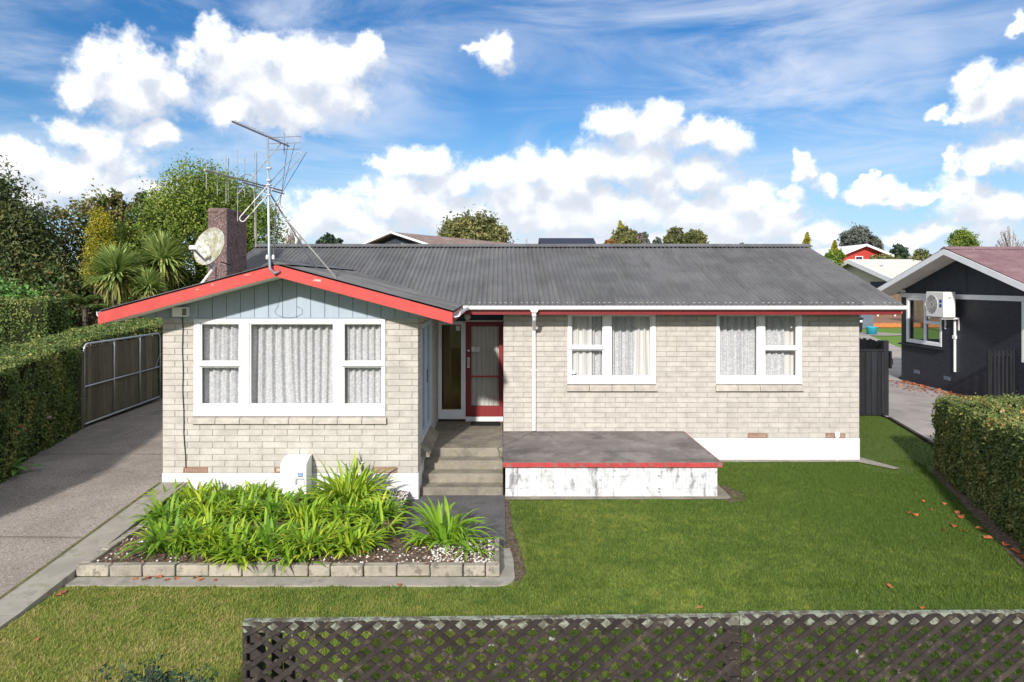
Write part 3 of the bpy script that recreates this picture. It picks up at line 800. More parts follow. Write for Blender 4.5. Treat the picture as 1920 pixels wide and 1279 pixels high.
lamp = MB().lathe([(0, .075), (.04, .064), (.066, .035), (.075, 0), (.066, -.035), (.045, -.06), (.03, -.07)], (-.69, 13.92, 2.80), 18).build('porch_light', 'globe', house, smooth=True)
MB().lathe([(.03, 0), (.045, .01), (.045, .03), (0, .03)], (-.69, 13.92, 2.87), 16).build('lamp_base', 'white', lamp)
MB().box(WX1 + .002, MX0 - .002, 12.9, DY - .012, 2.90, 2.92).build('porch_ceiling', 'soffit', house)

# ---- roof: every corrugated sheet a part
def sheet(cols, mat):
    """cols: for each ridge of the corrugation (top point, bottom point, lift); upper skin, eave lip and underside"""
    n = len(cols); V = []; F = []
    for (p, q, up) in cols:
        p = Vector(p); q = Vector(q); up = Vector(up)
        V += [p + up, q + up, q + up - Vector((0, 0, .012))]
    for i in range(n - 1):
        a = i * 3; F += [(a, a + 1, a + 4, a + 3), (a + 1, a + 2, a + 5, a + 4)]
    o = MB().add(V, F).build('roof_sheet', mat, house, fix=False, smooth=False)
    me = o.data
    me.flip_normals() if me.polygons[0].normal.z < 0 else None
    return o
PITCH, AMP = .10, .017
def main_low(x):
    if x < -.72: return max(EAVE_Y, EAVE_Y + (z_wing(x) - EAVE_Z) / SL) if x > -6.05 else EAVE_Y
    return EAVE_Y
X0, X1, SW = -6.05, 7.56, .8
k = 0; x = X0
while x < X1 - .02:
    xe = min(x + SW, X1); n = max(2, int(round((xe - x) / (PITCH / 8)))); cols = []
    jit = rng.uniform(0, .012)
    for i in range(n + 1):
        xx = x + (xe - x) * i / n
        w = AMP * math.cos(2 * math.pi * xx / PITCH); lift = .008 * (i / n) + w
        yl = main_low(xx) - (jit if xx > -.72 else 0)
        yl = min(yl, RIDGE_Y - .05)
        cols.append(((xx, RIDGE_Y, z_main(RIDGE_Y)), (xx, yl, z_main(yl)), (0, -.3 * lift, .95 * lift)))
    sheet(cols, 'roof'); x = xe
def wing_sheets(sgn):
    y = WFY
    while y < 14.9:
        ye = min(y + SW, 14.97); n = max(2, int(round((ye - y) / (PITCH / 8)))); cols = []
        for i in range(n + 1):
            yy = y + (ye - y) * i / n
            w = AMP * math.cos(2 * math.pi * yy / PITCH); lift = .008 * (i / n) + w
            reach = 2.66 if yy <= EAVE_Y else max(.01, (WAZ - z_main(yy)) / WSL)
            reach = min(reach, 2.66); xl = WAX + sgn * reach
            cols.append(((WAX, yy, WAZ), (xl, yy, z_wing(xl)), (sgn * .25 * lift, 0, .96 * lift)))
        sheet(cols, 'roof_wing'); y = ye
wing_sheets(1); wing_sheets(-1)
MB().quad((X0, RIDGE_Y, z_main(RIDGE_Y)), (X1, RIDGE_Y, z_main(RIDGE_Y)), (X1, 20.9, EAVE_Z - .02), (X0, 20.9, EAVE_Z - .02)).build('roof_sheet', 'roof', house)
def ridge_cap(p, q, side, drop):
    p = Vector(p); q = Vector(q); sv = Vector(side); prof = [(-.19, -drop), (-.03, .012), (0, .035), (.03, .012), (.19, -drop)]
    mb = MB(); V = [e + sv * a + Vector((0, 0, b + .022)) for e in (p, q) for a, b in prof]
    mb.add(V, [(i, i + 1, i + 6, i + 5) for i in range(4)] + [(4, 3, 2, 1, 0), (5, 6, 7, 8, 9)]).build('ridge_cap', 'roof', house)
x = X0
while x < X1 - .01:
    xe = min(x + 2.3, X1 + .02); ridge_cap((x, RIDGE_Y, z_main(RIDGE_Y) + rng.uniform(0, .004)), (xe + .03, RIDGE_Y, z_main(RIDGE_Y) + .004), (0, 1, 0), .045); x += 2.3
ridge_cap((WAX, WFY - .01, WAZ), (WAX, 12.6, WAZ + .004), (1, 0, 0), .035)
ridge_cap((WAX, 12.57, WAZ + .004), (WAX, 14.95, WAZ + .004), (1, 0, 0), .035)
scw = MB()
def screw_row(yo, x0, x1, every):
    x = x0
    while x < x1:
        if main_low(x) < yo - .05 and rng.random() < .8:
            z = z_main(yo) + AMP + .004
            r_ = rng.uniform(.010, .017); scw.box(x - r_, x + r_, yo - r_, yo + r_, z - .004, z + .008)
        x += every * rng.uniform(.9, 1.1)
screw_row(EAVE_Y + .06, -.6, 7.5, .1);
tag(scw.build('roof_screws', 'screw', house), kind='stuff')
# barge boards of the wing
def rake(x0, x1, d0, d1, y0, y1): return [(x0, z_wing(x0) - d0), (x1, z_wing(x1) - d0), (x1, z_wing(x1) - d1), (x0, z_wing(x0) - d1)]
MB().prism(rake(-6.07, WAX, .022, .195, 0, 0), WFY - .005, WFY + .022, 'xz').build('barge_board', 'red_bright', house)
MB().prism(rake(WAX + .0015, -.735, .022, .195, 0, 0), WFY - .005, WFY + .022, 'xz').build('barge_board', 'red_bright', house)
for a, b in ((-6.05, WAX - .001), (WAX + .001, -.75)):
    MB().prism(rake(a, b, .165, .185, 0, 0), WFY + .023, WY - .012, 'xz').build('soffit', 'soffit', house)
# pale blue boards in the gable
nb = 23; bx0, bx1 = -5.98, -.80
for k in range(nb):
    a = bx0 + (bx1 - bx0) * k / nb + .004; b = bx0 + (bx1 - bx0) * (k + 1) / nb - .004
    pts = [(a, 2.93), (b, 2.93), (b, z_wing(b) - .187)]
    if a < WAX < b: pts.append((WAX, z_wing(WAX) - .187))
    pts.append((a, z_wing(a) - .187))
    if min(pts[2][1], pts[-1][1]) < 2.95: continue
    MB().prism(pts, WY - .010 + rng.uniform(-.002, .002), WY + .02, 'xz').build('cladding_board', 'blue_board', house)
MB().prism([(bx0 + .1, 2.931), (bx1 - .1, 2.931), (WAX, z_wing(WAX) - .20)], WY + .021, WY + .1, 'xz').build('gable_backing', 'teal_dark', house)
MB().box(-5.44, -1.33, WY - .014, WY + .05, 2.906, 2.928, .003).build('gable_trim', 'blue_board', house)
# eaves and gutters
MB().box(-.74, X1 - .03, EAVE_Y + .085, EAVE_Y + .11, 2.885, 3.035, .003).build('fascia', 'red_dark', house)  # shade below the gutter is put into this darker red
MB().box(-.70, X1 - .04, EAVE_Y + .111, FY + .1, 2.931, 2.945).build('soffit', 'soffit', house)
MB().box(-.755, -.73, WFY + .03, EAVE_Y + .083, 2.885, 3.03).build('fascia', 'red_dark', house)
MB().box(WX1 - .1, -.757, WY + .12, 14.3, 2.952, 2.962).build('soffit', 'soffit', house)
MB().box(-6.04, HX0 + .1, WY + .12, 20, 2.945, 2.955).build('soffit', 'soffit', house)
GP = [(0, 0), (-.03, 0), (-.085, .012), (-.105, .035), (-.108, .085), (-.098, .085), (-.095, .04), (-.08, .022), (-.03, .012), (0, .012)]
MB().prism([(EAVE_Y + .083 + a, 2.972 + b) for a, b in GP], -.62, X1 + .03, 'yz').build('gutter', 'white', house)
MB().box(X1 + .0305, X1 + .036, EAVE_Y - .03, EAVE_Y + .083, 2.970, 3.058).build('gutter_end', 'white', house)
MB().prism([(-.73 - a, 2.962 + b) for a, b in GP], WFY + .08, EAVE_Y + .083, 'xz').build('gutter', 'white', house)
MB().box(-.728, -.6205, EAVE_Y - .03, EAVE_Y + .081, 2.967, 3.057, .008).build('gutter_corner', 'white', house)
MB().prism([(-6.05 + a, 2.962 + b) for a, b in GP], WFY + .10, 20.5, 'xz').build('gutter', 'white', house)
# right gable end
for sgn in (0,):
    MB().prism([(EAVE_Y + .08, z_main(EAVE_Y + .08) - .02), (RIDGE_Y, z_main(RIDGE_Y) - .02), (20.9, EAVE_Z - .03), (20.9, EAVE_Z - .2), (RIDGE_Y, z_main(RIDGE_Y) - .2), (EAVE_Y + .08, z_main(EAVE_Y + .08) - .19)], X1 - .028, X1 - .003, 'yz').build('barge_board', 'red_bright', house)
MB().prism([(FY + .02, 2.951), (20.4, 2.951), (RIDGE_Y, 4.15)], MX1 - .15, MX1, 'yz').build('gable_wall', 'blue_board', house)
MB().prism([(11.2, 2.96), (20.4, 2.96), (RIDGE_Y, 4.15)], HX0, HX0 + .1, 'yz').build('gable_wall', 'blue_board', house)
# downpipe
dp = MB()
dp.tube([(.64, FY - .055, .60), (.64, FY - .055, 2.42), (.635, FY - .10, 2.58), (.62, EAVE_Y + .10, 2.80), (.615, EAVE_Y + .04, 2.90)], .036, 12)
dpo = dp.build('downpipe', 'white', house)
MB().lathe([(.043, 0), (.043, .10)], (.615, EAVE_Y + .04, 2.86), 12).build('pipe_collar', 'white', dpo)
MB().prism([(.535, 2.985), (.695, 2.985), (.665, 2.935), (.565, 2.935)], EAVE_Y - .035, EAVE_Y + .08, 'xz').build('rainwater_head', 'white', dpo)
MB().box(.59, .69, FY - .045, FY - .003, 1.75, 1.79, .004).build('pipe_clip', 'white', dpo)
# small white conduit at the far end of the wall
cdm = MB(); cdm.box(6.55, 6.61, FY - .04, FY - .012, -.02, .47, .004); cdm.box(6.535, 6.625, FY - .05, FY - .009, .47, .56, .006); cdm.build('conduit', 'white', house)
# wall box under the gable with its cable
wb = MB().box(-5.215, -4.985, WY - .13, WY - .012, 2.95, 3.10, .006).build('alarm_box', 'white', house)
MB().box(-5.055, -4.988, WY - .1345, WY - .1305, 2.97, 3.08).build('speaker_grille', 'ac_grille', wb)
ph = [(-5.10, WY - .03, 2.95)]
for k in range(1, 14): ph.append((-5.10 + .006 * math.sin(k * 1.7) + .05 * (k / 13) ** 3, WY - .014, 2.95 - k * (2.95 - .53) / 13))
MB().tube(ph, .0075, 6).build('cable', 'cable', house)
# chimney
ch = MB().box(-6.02, -5.63, 14.0, 15.1, 2.3, 5.02, .012).build('chimney', 'chimney', house)
MB().box(-6.03, -5.62, 13.99, 15.11, 4.93, 4.985, .01).build('chimney_band', 'chimney', ch)

# ================================================================ steps, terrace, mat
st = thing('front_steps', (-.64, 11.6, 0), 'four weathered concrete steps and landing leading to the red door', 'steps')
for k in range(4):
    y0 = 11.14 + k * .287; z = .145 * (k + 1)
    y1 = y0 + .300 if k < 3 else DY - .045
    mb = MB(); mb.box(WX1 + .006, MX0 - .012, y0, y1, -.1, z, .012 if k < 3 else .010)
    o = mb.build('step' if k < 3 else 'landing', 'concrete', st)
tr = thing('terrace', (1.8, 12.2, 0), 'low raised concrete terrace with white block base and faded red edge', 'terrace')
TX1, TY0 = 3.58, 11.04
MB().box(MX0 - .010, TX1 - .01, TY0 + .01, FY - .010, .505, .578, .006).build('slab', 'slab', tr)
e = MB(); e.box(MX0 - .012, TX1, TY0 - .004, TY0 + .009, .502, .576, .003); e.box(TX1 - .009, TX1 + .003, TY0 + .0095, FY - .01, .502, .5765, .003)
e.build('slab_edge', 'red_trim', tr)
MB().box(.09, TX1 - .09, TY0 + .13, FY - .02, -.1, .50).build('fill', 'plinth', tr)
z = -.05; row = 0
while z < .49:
    zt = min(z + .195, .5)
    x = .065 - (0 if row % 2 else .195)
    while x < TX1 - .07:
        a = max(x, .065); b = min(x + .39, TX1 - .065)
        if b - a > .03:
            j = rng.uniform(-.003, .003)
            MB().box(a + .0015, b - .0015, TY0 + .06 + j, TY0 + .128, z + .0015, zt - .0015, .004).build('concrete_block', 'white_worn', tr)
        x += .39
    y = TY0 + .13
    while y < FY - .05:
        b = min(y + .39, FY - .03)
        MB().box(TX1 - .089, TX1 - .065, y + .002, b - .002, z + .002, zt - .002, .005).build('concrete_block', 'white_worn', tr); y += .39
    z += .195; row += 1
mt = MB(); mt.box(-.62, -.02, 13.86, 14.22, .583, .60, .004)
for k in range(12): mt.box(-.60 + k * .048, -.575 + k * .048, 13.88, 14.20, .6001, .606)
tag(mt.build('doormat', 'mat_rubber'), 'black rubber doormat lying in front of the red door', 'doormat')

# hairline crack from the downpipe to the front edge of the slab
def crack(pts, w, z):
    V = []; F = []
    for i, (x, y) in enumerate(pts):
        V += [(x - w, y, z), (x + w, y, z)]
        if i: F.append((2 * i - 2, 2 * i - 1, 2 * i + 1, 2 * i))
    return MB().add(V, F)
cp = [(.60, 13.34)]
while cp[-1][1] > 12.35: cp.append((cp[-1][0] - rng.uniform(.02, .07), cp[-1][1] - rng.uniform(.06, .13)))
while cp[-1][1] > 11.12: cp.append((cp[-1][0] + rng.uniform(-.05, .06), cp[-1][1] - rng.uniform(.06, .13)))
crack(cp, .006, .5822).build('crack', 'joint', tr, fix=False)
# loose aerial lead looped under the gable
lp_ = [(-3.40 + .22 * math.cos(t), WY - .03, 2.98 + .10 * math.sin(t) + .05) for t in np.linspace(2.6, 7.2, 18)]
MB().tube([(-3.42, WFY + .1, 3.52)] + [(-3.50, WY - .05, 3.38)] + lp_, .0022, 5).build('cable', 'cable', house)

# ================================================================ ground, drive, paths
def poly_sheet(name, pts, mat, kind='structure', z=0.0):
    o = MB().add([(x, y, (p[2] if len(p) > 2 else z)) for p in pts for x, y in [p[:2]]], [tuple(range(len(pts)))]).build(name, mat, None, (pts[0][0], pts[0][1], z), fix=False)
    if o.data.polygons[0].normal.z < 0: o.data.flip_normals()
    return tag(o, kind=kind)
poly_sheet('ground', [(-3000, -600), (3000, -600), (3000, 3500), (-3000, 3500)], 'ground', z=-.10)
def grid_sheet(name, x0, x1, y0, y1, dx, dy, fz, mat, kind='structure'):
    nx = int((x1 - x0) / dx) + 1; ny = int((y1 - y0) / dy) + 1
    xs = np.linspace(x0, x1, nx); ys = np.linspace(y0, y1, ny)
    V = np.array([(x, y, fz(x, y)) for y in ys for x in xs])
    i = np.arange((nx - 1) * (ny - 1)); a = i // (nx - 1) * nx + i % (nx - 1)
    F = np.stack([a, a + 1, a + nx + 1, a + nx], 1)
    return tag(np_obj(name, V, F, mat, smooth=True), kind=kind)
from mathutils import noise as mn
def bump(x, y, s, a): return a * mn.noise(Vector((x * s, y * s, 3.3)))
def lawn_z(x, y): return bump(x, y, .8, .012)
grid_sheet('lawn', -5.04, 9.9, 1.5, 18.0, .25, .25, lawn_z, 'lawn')
def drive_z(y): return float(np.interp(y, [2, 6.4, 7.2, 8.2, 10.9, 15, 25], [.02, .022, .035, .10, .29, .36, .44]))
grid_sheet('driveway', -9.4, -5.42, 2, 25, .4, .3, lambda x, y: drive_z(y) + bump(x, y, .6, .008), 'drive')
def strip(name, x0, x1, y0, y1, fz, mat, h=.06, seg=.9):
    """cast concrete strip with joints"""
    n = max(1, round((y1 - y0) / seg)); mb = MB()
    for k in range(n):
        a = y0 + (y1 - y0) * k / n + .004; b = y0 + (y1 - y0) * (k + 1) / n - .004
        za, zb = fz(a), fz(b)
        mb.add([(x0, a, za), (x1, a, za), (x1, b, zb), (x0, b, zb), (x0, a, za - h), (x1, a, za - h), (x1, b, zb - h), (x0, b, zb - h)],
               [(0, 1, 2, 3), (0, 4, 5, 1), (1, 5, 6, 2), (2, 6, 7, 3), (3, 7, 4, 0)])
    return tag(mb.build(name, mat), kind='structure')
poly_sheet('mossy_joint', [(-5.47, 2, drive_z(2) + .012), (-5.425, 2, drive_z(2) + .012), (-5.425, 7.2, drive_z(7.2) + .012), (-5.47, 7.2, drive_z(7.2) + .012)], 'moss')
poly_sheet('mossy_joint', [(-5.47, 8.2, drive_z(8.2) + .012), (-5.425, 8.2, drive_z(8.2) + .012), (-5.425, 10.9, drive_z(10.9) + .012), (-5.47, 10.9, drive_z(10.9) + .012)], 'moss')
poly_sheet('mossy_joint', [(-5.47, 7.2, drive_z(7.2) + .012), (-5.425, 7.2, drive_z(7.2) + .012), (-5.425, 8.2, drive_z(8.2) + .012), (-5.47, 8.2, drive_z(8.2) + .012)], 'moss')
strip('kerb_strip', -5.425, -5.03, 2.0, 10.93, lambda y: drive_z(y) + .006, 'strip', .3, 1.3)
# path from the steps, mowing strip round the bed, footing in front of the terrace
tag(MB().box(-1.44, .06, 8.93, 11.139, -.1, .022, .006).build('path', 'asphalt'), kind='structure')
ms = MB()
ms.prism([(-5.03, 7.83), (-.05, 7.83), (.06, 7.86), (.13, 7.93), (.16, 8.03), (.16, 8.05), (-5.03, 8.05)], -.08, .020, 'xy')
ms.prism([(-.02, 8.0505), (.16, 8.0505), (.15, 8.6), (.11, 8.925), (-.02, 8.925)], -.08, .0205, 'xy')
tag(ms.build('mowing_strip', 'strip'), kind='structure')
poly_sheet('footing', [(.062, 10.93), (3.62, 10.95), (3.72, 11.05), (3.74, 12.9), (3.62, 13.2), (3.5, 13.38), (.062, 13.38)], 'concrete', z=.016)
poly_sheet('footing', [(3.75, 13.20), (6.9, 13.24), (7.32, 12.72), (7.46, 12.78), (7.14, 13.6), (3.6, 13.6)], 'strip', z=.017)
poly_sheet('dry_soil', [(.165, 7.8), (.30, 8.2), (.24, 9.0), (.16, 9.6), (.12, 10.9), (.063, 10.9), (.063, 8.93), (.165, 8.6)], 'soil', z=.014)
poly_sheet('dry_soil', [(3.58, 10.7), (3.92, 10.95), (4.0, 11.3), (3.80, 11.8), (3.60, 11.1)], 'soil', z=.0135)
poly_sheet('dry_soil', [(7.95, 12.6), (6.45, 8.6), (6.05, 7.3), (6.5, 7.2), (8.4, 12.6)], 'soil', z=.015)
poly_sheet('back_yard', [(-40, 25.2), (10.1, 25.2), (60, 25.2), (70, 70), (-60, 70)], 'yard', z=-.02)
poly_sheet('neighbour_drive', [(6.4, 5.0), (9.02, 13.4), (9.24, 14.5), (9.95, 17.5), (10.15, 18.6), (10.15, 26), (18, 49), (25.7, 49), (22.7, 40.6), (21.4, 36.6), (16.8, 28.0), (14.4, 24.8), (14.4, 5.0)], 'neigh_drive', z=.012)
tag(MB().prism([(9.00, 13.5), (9.20, 14.5), (9.90, 17.5), (9.98, 17.5), (9.28, 14.5), (9.08, 13.5)], -.05, .05, 'xy').build('drive_kerb', 'lattice', None), kind='structure')
pad = [at(1620 + 34 * math.cos(t) + 14, 621 + 5.5 * math.sin(t), 1)[:2] for t in ()]
poly_sheet('pad', [(23.3, 45.2), (25.0, 44.6), (26.6, 45.0), (27.3, 46.3), (26.4, 47.6), (23.5, 48.0)], 'strip', z=.016)

# ---- flower bed: soil, pebbles, brick edging
def soil_z(x, y):
    e = min(x + 5.0, y - 8.12, 1.0)
    return .105 + .05 * min(1, max(0, e) / .4) + bump(x, y, 2.6, .025) + bump(x, y, 9, .010)
def in_bed(x, y): return (-5.0 < x < -.09 and 8.14 < y < 8.93) or (-5.0 < x < -1.45 and 8.9 < y < 10.92)
xs = np.linspace(-5.0, -.09, 90); ys = np.linspace(8.14, 10.92, 56); V = []; F = []; idx = {}
for j, y in enumerate(ys):
    for i, x in enumerate(xs): idx[i, j] = len(V); V.append((x, y, soil_z(x, y)))
for j in range(len(ys) - 1):
    for i in range(len(xs) - 1):
        if in_bed((xs[i] + xs[i + 1]) / 2, (ys[j] + ys[j + 1]) / 2): F.append((idx[i, j], idx[i + 1, j], idx[i + 1, j + 1], idx[i, j + 1]))
tag(np_obj('bed_soil', V, F, 'soil', smooth=True), kind='structure')
def chips(name, n, zone, size, mat, flat=.6):
    V = []; F = []
    for _ in range(n):
        x, y = zone()
        if not in_bed(x, y): continue
        r = size * rng.uniform(.6, 1.4); z = soil_z(x, y) + r * flat * .4; o = len(V)
        t = rng.uniform(0, 6)
        V += [(x + r * math.cos(t + k * 1.571) * rng.uniform(.7, 1.2), y + r * math.sin(t + k * 1.571) * rng.uniform(.7, 1.2), z + rng.uniform(-.2, .2) * r) for k in range(4)]
        V += [(x, y, z + r * flat), (x, y, z - r * flat)]
        for k in range(4): F += [(o + k, o + (k + 1) % 4, o + 4), (o + (k + 1) % 4, o + k, o + 5)]
    return tag(np_obj(name, V, F, mat), kind='stuff')
def zone_peb():
    k = rng.random()
    if k < .42: return rng.uniform(-2.0, -1.46), rng.uniform(9.8, 10.9)
    if k < .72: return rng.uniform(-.85, -.1), rng.uniform(8.15, 8.85)
    if k < .9: return rng.uniform(-3, -.1), rng.uniform(8.15, 8.6)
    return rng.uniform(-5, -3), rng.uniform(8.15, 9.4)
chips('pebbles', 1250, zone_peb, .017, 'pebble')
chips('bark_chips', 2600, lambda: (rng.uniform(-5, -.1), rng.uniform(8.15, 10.9)), .022, 'bark', .35)
ed = thing('garden_edging', (-2.5, 8.1, 0), 'low weathered brick edging around the flower bed', 'garden edging')
EDG = []
for k in range(3):
    mb = MB(); mb.box(-.19, .19, 0, .105, 0, .128, .009)
    me = bpy.data.meshes.new('brick'); me.from_pydata([(x + rng.uniform(-.004, .004), y + rng.uniform(-.004, .004), z + rng.uniform(-.004, .004)) for x, y, z in mb.v], [], mb.f)
    bm = bmesh.new(); bm.from_mesh(me); bmesh.ops.recalc_face_normals(bm, faces=bm.faces); bm.to_mesh(me); bm.free(); me.materials.append(M['edging']); EDG.append(me)
x = -5.02
while x < -.03:
    L = .38 if rng.random() > .2 else .25
    L = min(L, -.02 - x)
    if L > .05: share(EDG[rng.randrange(3)], 'brick', ed, (x + L / 2, 8.055 + rng.uniform(-.006, .006), .021), (L / .38, 1, 1 + rng.uniform(-.04, .04)), (0, 0, rng.uniform(-.012, .012)))
    x += L + .012
for k in range(2): share(EDG[k], 'brick', ed, (-.125, 8.365 + k * .395, .021), (1, .95, .97), (0, 0, R(-90) + rng.uniform(-.012, .012)))
for k in range(5): share(EDG[k % 3], 'brick', ed, (-5.02, 8.36 + k * .395, .021), (1, .9, 1.0), (0, 0, R(-90) + rng.uniform(-.012, .012)))

# ================================================================ lattice fence in front
lf = thing('lattice_fence', (1.3, 4.66, 0), 'dark weathered diagonal lattice fence with grey lichen on its top rail', 'fence')
def lattice_panel(x0, x1, z0, zt0, zt1):
    ang = R(39.5); run = 1 / math.tan(ang); hw = .0168 / math.sin(ang); step = .1415
    def top(x): return zt0 + (zt1 - zt0) * (x - x0) / (x1 - x0)
    for d, ya, yb in ((1, 4.622, 4.634), (-1, 4.6345, 4.646)):
        H = max(zt0, zt1) - z0
        s = x0 - (H * run if d > 0 else 0) + .03; e = x1 + (0 if d > 0 else H * run)
        while s < e:
            # the slat runs from (s, z0) to (s + d*H*run, z0 + H): keep what lies inside the panel
            a, b = 0.0, 1.0
            dx = d * H * run
            for lim, sgn in ((x0 + hw, 1), (x1 - hw, -1)):
                t = (lim - s) / dx
                if (sgn > 0) == (d > 0): a = max(a, t)
                else: b = min(b, t)
            if b - a > .06:
                xa, xb = s + dx * a, s + dx * b; za, zb = z0 + H * a, z0 + H * b
                zb = min(zb, top(xb) - .002); j = rng.uniform(-.004, .004)
                MB().prism([(xa - hw, za), (xa + hw, za), (xb + hw + j, zb), (xb - hw + j, zb)], ya + rng.uniform(-.001, .001) * 0, yb, 'xz').build('slat', 'lattice', lf)
            s += step * rng.uniform(.985, 1.015)
    mb = MB(); mb.prism([(x0, zt0 - .078), (x1, zt1 - .078), (x1, zt1), (x0, zt0)], 4.6475, 4.690, 'xz'); mb.build('top_rail', 'lattice_rail', lf)
    MB().prism([(x0, z0 + .02), (x1, z0 + .02), (x1, z0 + .10), (x0, z0 + .10)], 4.6475, 4.690, 'xz').build('bottom_rail', 'lattice', lf)
lattice_panel(-1.76, 1.62, .10, 1.185, 1.22)
lattice_panel(1.625, 4.70, .10, 1.235, 1.25)
for x, h in ((-1.70, 1.10), (1.60, 1.17), (4.66, 1.17)):
    MB().box(x - .05, x + .05, 4.6905, 4.79, -.3, h, .006).build('post', 'lattice', lf)
MB().box(-1.765, -1.735, 4.648, 4.69, .1, 1.12, .004).build('end_batten', 'lattice', lf)
for k in range(3): MB().box(-1.62 + k * .09, -1.545 + k * .09, 4.80, 4.83, .1, 1.05 - .17 * k, .004).build('brace', 'lattice', lf)

# ================================================================ metal gate along the drive
mg = thing('gate', (-9.0, 16.4, .3), 'tubular galvanised gate lined with grey-brown planks beside the clipped hedge', 'gate')
gx, g0, g1, gz0, gz1 = -9.0, 14.72, 18.0, .40, 2.16
def arc(cy, cz, a0, a1, r=.14): return [(gx, cy + r * math.cos(t), cz + r * math.sin(t)) for t in np.linspace(a0, a1, 6)]
loop = [(gx, g0, gz0)] + arc(g0 + .14, gz1 - .14, math.pi, math.pi / 2) + arc(g1 - .14, gz1 - .14, math.pi / 2, 0) + [(gx, g1, gz0 + .06)]
MB().tube(loop, .024, 10).build('gate_frame', 'galv', mg, smooth=True)
MB().tube([(gx, g0, gz0 + .03), (gx, g1, gz0 + .09)], .022, 10).build('bottom_rail', 'galv', mg, smooth=True)
MB().tube([(gx, g0, 1.24), (gx, g1, 1.28)], .018, 10).build('middle_rail', 'galv', mg, smooth=True)
for y in (15.87, 17.0): MB().tube([(gx, y, gz0 + .04), (gx, y, gz1)], .018, 10).build('upright', 'galv', mg, smooth=True)
MB().tube([(gx, 17.75, 1.27), (gx, g1, 1.62)], .010, 6).build('stay', 'galv', mg)
y = g0 + .05
while y < g1 - .06:
    w = rng.uniform(.13, .155)
    MB().box(gx - .050 + rng.uniform(-.003, .003), gx - .026, y, min(y + w, g1 - .04) - .006, gz0 + .02 + rng.uniform(-.01, .01), gz1 - .055 + rng.uniform(-.015, .01), .003).build('plank', 'paling', mg); y += w
MB().box(-9.06, -8.96, 14.58, 14.68, .2, 2.0, .006).build('gate_post', 'paling', mg)

# ================================================================ paling fences
def paling_fence(name, x0, x1, y, z0, z1, mat, label, group=None, along='x', w=.15):
    root = thing(name, ((x0 + x1) / 2, y, z0) if along == 'x' else (y, (x0 + x1) / 2, z0), label, 'fence', group)
    x = x0
    while x < x1 - .02:
        e = min(x + w, x1); d = rng.uniform(-.004, .004); t = z1 + rng.uniform(-.02, .02)
        b = MB()
        if along == 'x': b.box(x + .004, e - .004, y + d, y + .02 + d, z0, t)
        else: b.box(y + d, y + .02 + d, x + .004, e - .004, z0, t)
        b.build('paling', mat, root); x = e
    for z in (z0 + .35, z1 - .35):
        b = MB()
        if along == 'x': b.box(x0, x1, y + .026, y + .07, z, z + .09)
        else: b.box(y - .05, y - .006, x0, x1, z, z + .09)
        b.build('rail', mat, root)
    return root
paling_fence('paling_fence', -17.9, -12.6, 25.6, .1, 2.28, 'paling_far', 'brown paling fence glimpsed between the clipped hedges and cabbage trees')
sf = paling_fence('side_fence', 18.02, 26.5, 10.10, 0, 1.93, 'board_black', 'long black side fence running back behind the dark batten gate', along='y')
MB().box(10.0, 10.14, 17.86, 18.0, -.1, 1.97, .006).build('post', 'board_black', sf)
bg = thing('batten_gate', (9.1, 17.85, 0), 'black board and batten side gate at the corner of the brick house', 'gate')
x = 7.06
while x < 9.97:
    e = min(x + .155, 9.97)
    MB().box(x + .002, e - .002, 17.86, 17.88, .05, 1.70).build('board', 'board_black', bg)
    MB().box(e - .022, e + .02, 17.84, 17.859, .07, 1.68).build('batten', 'board_black', bg); x = e
MB().box(7.06, 9.99, 17.835, 17.90, 1.701, 1.745, .004).build('top_rail', 'board_black', bg)
MB().box(7.06, 9.99, 17.835, 17.90, .02, .049, .004).build('bottom_rail', 'board_black', bg)
lt = MB(); lt.box(10.15, 10.19, 17.80, 17.90, 1.25, 1.7, .004); lt.tube([(10.17, 17.80, 1.5), (10.17, 17.74, 1.5), (10.17, 17.74, 1.35)], .012, 8); lt.build('latch', 'dark_plastic', bg)

# ================================================================ neighbour's house on the right
nh = thing('neighbour_house', (18, 21, 0), 'black brick neighbouring house with white fascia and faded maroon roof', 'house')
TN = Matrix.Translation((14.3, 0, 0)) @ Matrix.Rotation(R(-90), 4, 'Z')    # local x = -y, local y = inwards
NW = [(-24.12, -22.15, 1.38, 2.97), (-18.78, -17.5, 1.28, 2.97)]
rect_wall(TN, -24.4, -17.4, -.1, 2.97, 0, .2, NW).build('wall', 'neigh_wall', nh)
rect_wall(None, 14.5, 27, -.1, 3.0, 24.2, 24.4, [(14.55, 17.0, 1.38, 2.97)]).build('wall', 'neigh_wall', nh)
wb_ = MB(); bars(wb_, 14.56, 16.99, 1.39, 2.96, 24.22, 24.3, .07, .07, .1, .07); wb_.build('window', 'white', nh)
MB().box(14.5, 27, 17.4, 17.6, -.1, 3.0).build('wall', 'neigh_wall', nh)
MB(TN).box(-24.42, -17.3, -.022, .10, 2.972, 3.12, .004).build('trim_board', 'white', nh)
MB(TN).prism([(-24.4, 3.122), (-17.4, 3.122), (-17.4, 3.28), (-21.0, 4.42), (-24.4, 3.28)], .0, .1, 'xz').build('gable_panel', 'char_wall', nh)
MB(TN).prism([(-21.03, 3.13), (-20.97, 3.13), (-20.97, 4.36), (-21.03, 4.36)], -.012, -.001, 'xz').build('gable_batten', 'char_wall', nh)
wn = window('window', nh, TN, 0, -24.10, -22.17, 1.40, 2.965, [(-24.0, -23.1, None), (-23.02, -22.26, 2.15)], 1.50, .07, None, 'glass_far')
window('window', nh, TN, 0, -18.76, -17.52, 1.30, 2.965, [(-18.66, -17.62, None)], 1.40, .07, None, 'glass_far')
